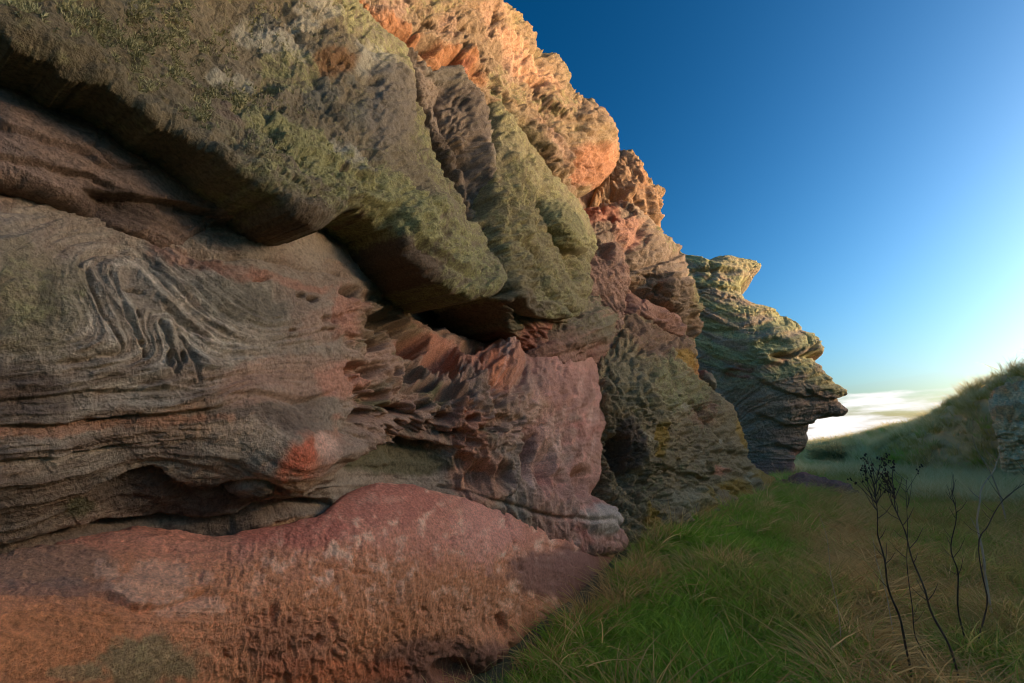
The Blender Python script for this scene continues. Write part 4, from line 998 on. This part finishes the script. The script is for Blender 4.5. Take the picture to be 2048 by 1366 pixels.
def simple_mat(name, c1, c2, rough=.8, trans=0.0, scale=8, lo=.35, hi=.65, hue=True):
    m, nt, b = new_mat(name); L = nt.links.new
    tco = N(nt, 'ShaderNodeTexCoord'); n = N(nt, 'ShaderNodeTexNoise'); n.inputs['Scale'].default_value = scale; n.inputs['Detail'].default_value = 3
    L(tco.outputs['Object'], n.inputs['Vector'])
    oi = N(nt, 'ShaderNodeObjectInfo')
    ma = N(nt, 'ShaderNodeMath', operation='MULTIPLY_ADD'); ma.inputs[1].default_value = .5; L(oi.outputs['Random'], ma.inputs[0]); L(n.outputs['Fac'], ma.inputs[2])
    mr = N(nt, 'ShaderNodeMapRange'); mr.inputs[1].default_value = lo + .1; mr.inputs[2].default_value = hi + .4
    L(ma.outputs[0], mr.inputs[0])
    mx = N(nt, 'ShaderNodeMix', data_type='RGBA'); mx.inputs['A'].default_value = (*c1, 1); mx.inputs['B'].default_value = (*c2, 1); L(mr.outputs[0], mx.inputs['Factor'])
    L(mx.outputs['Result'], b.inputs['Base Color']); b.inputs['Roughness'].default_value = rough; b.inputs['Specular IOR Level'].default_value = .2
    if trans:
        t = N(nt, 'ShaderNodeBsdfTranslucent'); L(mx.outputs['Result'], t.inputs['Color'])
        ms = N(nt, 'ShaderNodeMixShader'); ms.inputs[0].default_value = trans
        o = [x for x in nt.nodes if x.type == 'OUTPUT_MATERIAL'][0]
        L(b.outputs[0], ms.inputs[1]); L(t.outputs[0], ms.inputs[2]); L(ms.outputs[0], o.inputs[0])
    return m


def make_bushy():
    rnd = random.Random(4); V, Fq = [], []
    k, v, n = k_slab, v_slab, n_slab
    dens = sm(640, 300, k.X) * sm(.05, .3, fbm(k.pp, 60, 4, .6, seed=77) + .12) + .12 * sm(.15, .4, fbm(k.pp, 40, 3, .6, seed=12)) * sm(760, 560, k.X)
    dens *= sm(14, 40, k.sd)
    dens = np.where((k.X > -40) & (k.Y > -40), dens, 0)
    pick = np.random.default_rng(3).choice(len(dens), 3600, p=dens / dens.sum())
    for i in pick:
        s = (0.6 + .8 * rnd.random()) * 0.0085 * (v[i][1] ** .5 + .4)
        for q in range(6):
            d = n[i] + np.array([rnd.gauss(0, .6), rnd.gauss(0, .6), rnd.gauss(0, .6)])
            ribbon(V, Fq, v[i] - n[i] * .004, d, s * rnd.uniform(.8, 1.9), s * .32, [rnd.gauss(0, .8) for _ in range(3)], 2, rnd)
    o = mesh_obj('bushy_lichen', V, Fq, simple_mat('bushy_lichen', (.15, .135, .055), (.42, .37, .18), scale=3), cliff)
    o['kind'] = 'stuff'; o['label'] = 'wiry grey green lichen tufts on the upper left slab'


make_bushy()

# ------------------------------------------------------------------ grass
GREEN = simple_mat('green_grass', (.20, .33, .03), (.46, .62, .09), .6, .55)
OLIVE = simple_mat('olive_grass', (.36, .30, .06), (.68, .54, .16), .7, .55)
STRAW = simple_mat('straw', (.58, .33, .10), (.93, .64, .27), .7, .55)
DUNE = simple_mat('dune_grass', (.66, .53, .22), (.93, .78, .42), .7, .55)
SCRUB = simple_mat('scrub', (.30, .26, .10), (.55, .45, .20), .8, .45)


def tuft(name, mat, n, spread, hlo, hhi, width, lean, bend, segs=4, seed=0):
    rnd = random.Random(seed); V, Fq = [], []
    for i in range(n):
        a = rnd.uniform(0, 6.283); r = spread * math.sqrt(rnd.random()); h = rnd.uniform(hlo, hhi)
        da = a + rnd.gauss(0, .9); l = abs(rnd.gauss(lean, lean * .5))
        d = (math.cos(da) * l, math.sin(da) * l, 1)
        bn = (math.cos(da) * bend * rnd.uniform(.2, 1.6), math.sin(da) * bend * rnd.uniform(.2, 1.6), -bend * rnd.uniform(.1, .9))
        ribbon(V, Fq, (math.cos(a) * r, math.sin(a) * r, -.02), d, h, width * rnd.uniform(.7, 1.3), bn, segs, rnd)
    V = np.array(V, np.float32); Fq = np.array(Fq, np.int32)
    o = mesh_obj(name, V, Fq, mat)
    col.objects.unlink(o)
    return o


def scatter(name, label, protos, pts, scale, parent=None, tilt=None, seed=0):
    """stuff: tufts instanced on a cloud of points that lie on the ground"""
    pool = bpy.data.collections.new(name + '_tufts')
    for p in protos: pool.objects.link(p)
    g = np.random.default_rng(seed)
    me = bpy.data.meshes.new(name); me.vertices.add(len(pts)); me.vertices.foreach_set('co', np.asarray(pts, np.float32).ravel())
    a = me.attributes.new('size', 'FLOAT', 'POINT'); a.data.foreach_set('value', np.asarray(scale, np.float32))
    a = me.attributes.new('turn', 'FLOAT_VECTOR', 'POINT')
    rot = np.stack([g.normal(0, .12, len(pts)), g.normal(0, .12, len(pts)), g.uniform(0, 6.283, len(pts))], -1).astype(np.float32)
    a.data.foreach_set('vector', rot.ravel())
    o = bpy.data.objects.new(name, me); col.objects.link(o)
    ng = bpy.data.node_groups.new(name, 'GeometryNodeTree')
    ng.interface.new_socket('Geometry', in_out='INPUT', socket_type='NodeSocketGeometry'); ng.interface.new_socket('Geometry', in_out='OUTPUT', socket_type='NodeSocketGeometry')
    gi, go = ng.nodes.new('NodeGroupInput'), ng.nodes.new('NodeGroupOutput')
    ci = ng.nodes.new('GeometryNodeCollectionInfo'); ci.inputs['Collection'].default_value = pool; ci.inputs['Separate Children'].default_value = True; ci.inputs['Reset Children'].default_value = True
    ip = ng.nodes.new('GeometryNodeInstanceOnPoints'); ip.inputs['Pick Instance'].default_value = True
    a1 = ng.nodes.new('GeometryNodeInputNamedAttribute'); a1.data_type = 'FLOAT'; a1.inputs['Name'].default_value = 'size'
    a2 = ng.nodes.new('GeometryNodeInputNamedAttribute'); a2.data_type = 'FLOAT_VECTOR'; a2.inputs['Name'].default_value = 'turn'
    rv = ng.nodes.new('FunctionNodeRandomValue'); rv.data_type = 'INT'
    for s in rv.inputs:
        if s.type == 'INT' and s.name == 'Max': s.default_value = len(protos) - 1
        if s.type == 'INT' and s.name == 'Min': s.default_value = 0
    L = ng.links.new
    L(gi.outputs[0], ip.inputs['Points']); L(ci.outputs[0], ip.inputs['Instance']); L(a1.outputs[0], ip.inputs['Scale'])
    L(a2.outputs[0], ip.inputs['Rotation']); L([s for s in rv.outputs if s.type == 'INT'][0], ip.inputs['Instance Index']); L(ip.outputs[0], go.inputs[0])
    md = o.modifiers.new('scatter', 'NODES'); md.node_group = ng
    tag(o, label, 'grass', kind='stuff')
    return o


def ground_points(n, rmin, rmax, amin, amax, dens, seed, power=1.0):
    """random ground points in a fan in front of the camera, thinned by dens(x, y)"""
    g = np.random.default_rng(seed)
    u = g.random(n); r = (rmin ** power + u * (rmax ** power - rmin ** power)) ** (1 / power)
    a = np.radians(g.uniform(amin, amax, n)); x, y = r * np.sin(a), r * np.cos(a)
    k = g.random(n) < dens(x, y)
    x, y = x[k], y[k]
    return np.stack([x, y, ground_z(x, y)], -1)


def wall_gap(x, y):
    """distance from the foot of the rocks, positive on the grass side"""
    bd = np.full(x.shape, 1e9); sg = np.zeros(x.shape)
    for a, b in zip(FOOT[:-1], FOOT[1:]):
        e = b[:2] - a[:2]; t = np.clip(((x - a[0]) * e[0] + (y - a[1]) * e[1]) / (e @ e), 0, 1)
        dx, dy = x - a[0] - t * e[0], y - a[1] - t * e[1]; d = np.hypot(dx, dy); k = d < bd
        bd = np.where(k, d, bd); sg = np.where(k, e[1] * dx - e[0] * dy, sg)
    return np.where(sg > 0, bd, -bd)


def patch(x, y, lam, seed=0.0):
    return fbm(np.stack([x, y, np.full(x.shape, seed)], -1), lam, 3, .6)


def d_green(x, y):
    w = wall_gap(x, y); p = path_gap(x, y)
    q = patch(x, y, 1.3, 3.3) + .28 * sm(2.2, .6, w) - .10
    return np.where(w > -.08, 1, 0) * np.clip(sm(-.12, .10, q) * (1 - .95 * sm(.42, .18, p)), .02, 1)


def d_straw(x, y):
    w = wall_gap(x, y); p = path_gap(x, y)
    q = patch(x, y, 1.0, 9.1) + .10 * sm(1.5, 3.0, w)
    return np.where(w > -.12, 1, 0) * np.clip(.5 * sm(.45, .1, np.abs(w)) + sm(.05, .25, q) * (1 - .8 * sm(.4, .2, p)), .015, 1)


def d_litter(x, y):
    w = wall_gap(x, y); p = path_gap(x, y)
    return np.where(w > 0, 1, 0) * np.clip(sm(.55, .25, p) + .8 * sm(.05, .3, patch(x, y, 1.0, 5.5)) * sm(.8, 1.6, w), .02, 1)


g_s = [tuft('green_tuft', GREEN, 44, .10, .07, .18, .0070, .50, 1.2, 4, s) for s in (1, 2, 3)]
o_s = [tuft('olive_tuft', OLIVE, 34, .12, .10, .28, .0064, .55, 1.2, 4, s) for s in (4, 5)]
s_s = [tuft('straw_tuft', STRAW, 34, .08, .16, .42, .0056, .60, 1.5, 5, s) for s in (6, 7, 8)]
l_s = [tuft('litter_tuft', STRAW, 30, .18, .14, .42, .0062, 4.0, .3, 3, s) for s in (9, 10)]
d_s = [tuft('dune_tuft', DUNE, 46, .22, .35, .85, .013, .35, .8, 4, s) for s in (11, 12, 13)]
m_s = [tuft('meadow_tuft', OLIVE, 46, .25, .2, .5, .014, .35, .8, 3, s) for s in (14, 15)]
f_s = [tuft('green_clump', GREEN, 46, .25, .15, .4, .014, .35, .8, 3, s) for s in (16, 17)]
g = np.random.default_rng(1)


def sz(p, lo, hi, far=0.0):
    r = np.hypot(p[:, 0], p[:, 1])
    return g.uniform(lo, hi, len(p)) * (1 + far * np.clip(r - 6, 0, 30)) * np.clip(1 + .9 * patch(p[:, 0], p[:, 1], .9, 4.4), .45, 1.7)


p = ground_points(42000, 1.6, 26, -6, 56, d_green, 1, 1.15)
p_green = p
scatter('green_grass', 'short lush green grass along the foot of the rocks', g_s, p, sz(p, .8, 1.5, .035), seed=2)
p = ground_points(8000, 1.6, 26, -8, 56, d_straw, 2, 1.1)
scatter('straw_grass', 'long dry straw coloured grass standing among the green', s_s, p, sz(p, .7, 1.5, .02), seed=3)
p = ground_points(15000, 1.6, 22, -4, 56, d_litter, 3, 1.1)
scatter('straw_litter', 'flattened dead straw lying along the trodden path', l_s, p, sz(p, .7, 1.4, .03), seed=4)
p = ground_points(11000, 1.8, 26, 8, 58, lambda x, y: np.where(wall_gap(x, y) > 1.0, 1, 0) * np.clip(sm(-.1, .2, patch(x, y, 1.2, 8) + .12 * sm(1.5, 3, wall_gap(x, y))) - .9 * sm(.5, .25, path_gap(x, y)), 0, 1), 4, 1.2)
scatter('olive_grass', 'tangled olive and tan rough grass right of the path', o_s, p, sz(p, .8, 1.6, .03), seed=5)
far_ok = lambda x, y: np.where((wall_gap(x, y) > .5) | (np.hypot(x, y) > 33), 1, 0)
p = ground_points(17000, 17, 90, 26, 60, lambda x, y: far_ok(x, y) * np.where((np.degrees(np.arctan2(x, y)) > 40.5) | (np.hypot(x, y) > 28), 1, 0) * np.clip(.6 + 1.2 * patch(x, y, 6, 2), .1, 1), 5, 1.2)
scatter('dune_grass', 'pale dry marram grass covering the far bank', d_s, p, sz(p, .6, 1.15, .004), seed=6)
p = ground_points(12000, 20, 95, 26, 60, lambda x, y: far_ok(x, y) * np.clip(.6 + 1.2 * patch(x, y, 7, 6), .05, 1), 6, 1.2)
scatter('meadow_grass', 'tan and olive meadow grass below the far ridge', m_s, p, sz(p, .7, 1.2, .004), seed=7)
p = ground_points(6000, 20, 70, 26, 60, lambda x, y: far_ok(x, y) * np.clip(.1 + 1.6 * patch(x, y, 5, 4), 0, 1), 7, 1.2)
scatter('bank_grass', 'fresh green grass patches on the far bank', f_s, p, sz(p, .8, 1.4, .004), seed=8)


# ------------------------------------------------------------------ dead stalks
def tube(V, Fq, pts, radii, n=6):
    pts = np.array(pts, float); base = len(V)
    for i, p in enumerate(pts):
        d = pts[min(i + 1, len(pts) - 1)] - pts[max(i - 1, 0)]; d /= np.linalg.norm(d) + 1e-9
        a = np.cross(d, (0.3, 1, .1)); a /= np.linalg.norm(a); b = np.cross(d, a)
        for k in range(n):
            t = 6.2832 * k / n; V.append(p + radii[i] * (a * math.cos(t) + b * math.sin(t)))
    for i in range(len(pts) - 1):
        for k in range(n):
            q = base + i * n; Fq.append((q + k, q + (k + 1) % n, q + n + (k + 1) % n, q + n + k))


DARKST = simple_mat('dead_stem', (.07, .042, .03), (.19, .12, .08), .8, 0, 20)
PALEST = simple_mat('bleached_stem', (.42, .31, .20), (.66, .51, .34), .8, 0, 20)
HEAD = simple_mat('seed_head', (.04, .02, .012), (.10, .055, .03), .9, 0, 30)


def hit(x, y):
    """where the line of sight through a pixel meets the ground: its depth"""
    t = np.geomspace(1.2, 130, 700); q = at(np.full(700, x), np.full(700, y), t)
    below = q[:, 2] < ground_z(q[:, 0], q[:, 1])
    return float(t[np.argmax(below)]) if below.any() else 60.0


def stalk(label, pts, t, r, mat, heads=0, fan=0, seed=0, name='dead_stalk', twigs=0):
    rnd = random.Random(seed)
    p2 = smooth_poly(pts, False, 4)
    P3 = [at(x, y, t) for x, y in p2]
    b = P3[0].copy(); gz = float(ground_z(np.array([b[0]]), np.array([b[1]]))[0])
    o = empty(name, (b[0], b[1], gz))
    # root goes down to the soil
    P3 = [np.array([b[0], b[1], gz - .05])] + P3 if b[2] > gz else P3
    for i, q in enumerate(P3):
        q += np.array([0, .012 * math.sin(i * .7 + seed), 0]) * min(1, i / 6)
    V, Fq = [], []
    n = len(P3); tube(V, Fq, P3, [r * (1 - .75 * i / n) * (1 + .12 * math.sin(i * 2.1)) for i in range(n)])
    mesh_obj('stem', V, Fq, mat, o)
    tips = []
    for j in range(fan):
        V, Fq = [], []
        i0 = n - 1 - rnd.randrange(0, max(2, n // 4)); s0 = P3[i0]
        L = rnd.uniform(.12, .26); a = rnd.uniform(-1.2, 1.2)
        d = np.array([math.sin(a) * .8, rnd.uniform(-.6, .6), 1.0]); d /= np.linalg.norm(d); q = [s0]; up = np.array([0, 0, 1])
        for m in range(5):
            q.append(q[-1] + d * L / 5); d = d + np.array([rnd.gauss(0, .12), rnd.gauss(0, .12), .12]); d /= np.linalg.norm(d)
        tube(V, Fq, q, [r * .38 * (1 - .12 * m) for m in range(6)], 5); tips.append(q[-1]); tips.append(q[-2]); mesh_obj('twig', V, Fq, mat, o)
    for j in range(twigs):
        V, Fq = [], []
        i0 = rnd.randrange(n // 3, n - 1); s0 = P3[i0]; a = rnd.choice((-1, 1)) * rnd.uniform(.5, 1.1); L = rnd.uniform(.06, .16)
        d = np.array([math.sin(a), rnd.uniform(-.4, .4), math.cos(a)]); q = [s0, s0 + d * L * .5, s0 + d * L + np.array([0, 0, L * .2])]
        tube(V, Fq, q, [r * .35, r * .28, r * .15], 5); mesh_obj('twig', V, Fq, mat, o)
    V, Fq = [], []
    for tip in tips[:heads]:
        for m in range(3):
            c = tip + np.array([rnd.gauss(0, .008), rnd.gauss(0, .008), rnd.gauss(0, .008)])
            tube(V, Fq, [c - (0, 0, .006), c - (0, 0, .003), c + (0, 0, .003), c + (0, 0, .007)], [.001, .005, .005, .001], 5)
    if V:
        h = mesh_obj('seed_head', V, Fq, HEAD, o); h['kind'] = 'stuff'
    tag(o, label, 'dead plant', 'dead stalks in the rough grass')
    return o


stalk('dark dead stalk with fanned brown seed heads, leftmost of the tall ones', [(1820, 1330), (1800, 1245), (1783, 1190), (1770, 1140), (1762, 1090), (1755, 1050), (1750, 995), (1752, 965)], 3.0, .0075, DARKST, 26, 15, 1, twigs=9)
stalk('long leaning dark stalk with seed heads, crossing from lower right corner', [(1925, 1380), (1900, 1300), (1870, 1235), (1850, 1190), (1835, 1140), (1815, 1085), (1800, 1040), (1790, 1000), (1783, 965)], 2.9, .0075, DARKST, 18, 11, 2, twigs=9)
stalk('thin upright dead stalk between the two seeded stalks', [(1872, 1370), (1845, 1305), (1830, 1260), (1820, 1200), (1817, 1130), (1812, 1080), (1815, 1000), (1813, 955)], 3.05, .0045, DARKST, 6, 5, 3, twigs=7)
stalk('dark dead stalk with forked tip, third of the tall ones from the left', [(1932, 1290), (1920, 1230), (1914, 1150), (1904, 1105), (1910, 1050), (1908, 1005), (1906, 990)], 3.4, .0065, DARKST, 0, 5, 4, twigs=10)
stalk('bleached pale thick bent stalk near right edge', [(1982, 1225), (1972, 1150), (1962, 1100), (1957, 1050), (1956, 1010), (1963, 985), (1976, 955), (1992, 930), (2000, 915)], 3.9, .0115, PALEST, 0, 0, 5, twigs=5)
stalk('dark branching stalk reaching right to the picture edge', [(1952, 1300), (1972, 1220), (1966, 1160), (1960, 1080), (1974, 1050), (2010, 1000), (2048, 965), (2075, 945)], 3.35, .006, DARKST, 0, 0, 6, twigs=12)
stalk('thin pale straw stalk beside the trodden path', [(1688, 1330), (1680, 1260), (1670, 1190), (1660, 1130), (1650, 1065), (1640, 1025)], 3.3, .0032, PALEST, 0, 0, 7, name='dry_stalk')
stalk('thin pale stalk leaning left in front of outcrop', [(2000, 990), (1978, 940), (1955, 900), (1943, 872)], 9.0, .016, PALEST, 0, 0, 8, name='dry_stalk')
stalk('short thin dry stalk left of the seeded stalk', [(1775, 1200), (1762, 1150), (1750, 1100), (1742, 1070)], 3.6, .0035, PALEST, 0, 0, 9, name='dry_stalk')

# ------------------------------------------------------------------ fence posts and shrub on the far ridge
WOOD = simple_mat('weathered_wood', (.06, .05, .045), (.12, .10, .085), .9, 0, 6)


def post(label, x, y_top, y_base, t, lean):
    b = at(x, y_base, t); gz = float(ground_z(np.array([b[0]]), np.array([b[1]]))[0])
    o = empty('fence_post', (b[0], b[1], gz)); V, Fq = [], []
    foot_ = np.array([b[0], b[1], gz - .2]); top = foot_ + (-.085 * lean, 0, 1.75)
    tube(V, Fq, [foot_, (foot_ + top) / 2, top, top + (0, 0, .03)], [.085, .082, .078, .02], 8)
    mesh_obj('post', V, Fq, WOOD, o); tag(o, label, 'fence post', 'fence posts on the far ridge')


for lab, x, yt, yb, t, ln in [('leaning fence post nearest the chin of the face rock', 1653, 877, 890, 66, 4), ('leaning fence post on the ridge, second from the face rock', 1680, 878, 890, 65, 5), ('fence post standing alone mid ridge under the cloud', 1718, 879, 890, 63, 5),
                              ('first of three crowded fence posts near the bank', 1757, 880, 889, 66, 4), ('middle of three crowded fence posts near the bank', 1763, 879, 888, 65, 4), ('last of three crowded fence posts near the bank', 1770, 878, 887, 64, 4)]:
    post(lab, x, yt, yb, t, ln)


def make_shrub():
    t = hit(1672, 922); b = at(1672, 922, t); gz = float(ground_z(np.array([b[0]]), np.array([b[1]]))[0]); rnd = random.Random(8)
    o = empty('shrub', (b[0], b[1], gz)); V, Fq = [], []
    for i in range(9):
        a = rnd.uniform(0, 6.28); q = np.array([b[0], b[1], gz - .1]); tip = q + (math.cos(a) * 1.6, math.sin(a) * 1.0, rnd.uniform(.5, 1.0)); tube(V, Fq, [q, (q + tip) / 2 + (0, 0, .2), tip], [.05, .035, .01], 5)
    mesh_obj('stem', V, Fq, DARKST, o); V, Fq = [], []
    for i in range(5000):
        u = np.array([rnd.gauss(0, 1), rnd.gauss(0, 1), rnd.gauss(0, 1)]); u /= np.linalg.norm(u); r = rnd.random() ** .4
        lump = 1 + .25 * math.sin(u[0] * 7) * math.cos(u[2] * 6 + u[1] * 5)
        c = np.array([b[0], b[1], gz + .45]) + u * r * lump * (2.2, 1.6, .75) * (t / 40)
        if c[2] < gz: continue
        ribbon(V, Fq, c, u + (0, 0, .6), .22, .07, [rnd.gauss(0, .5) for _ in range(3)], 1, rnd)
    mesh_obj('crown', V, Fq, SCRUB, o); tag(o, 'dark low rounded shrub on the meadow beside the face rock chin', 'shrub')


make_shrub()
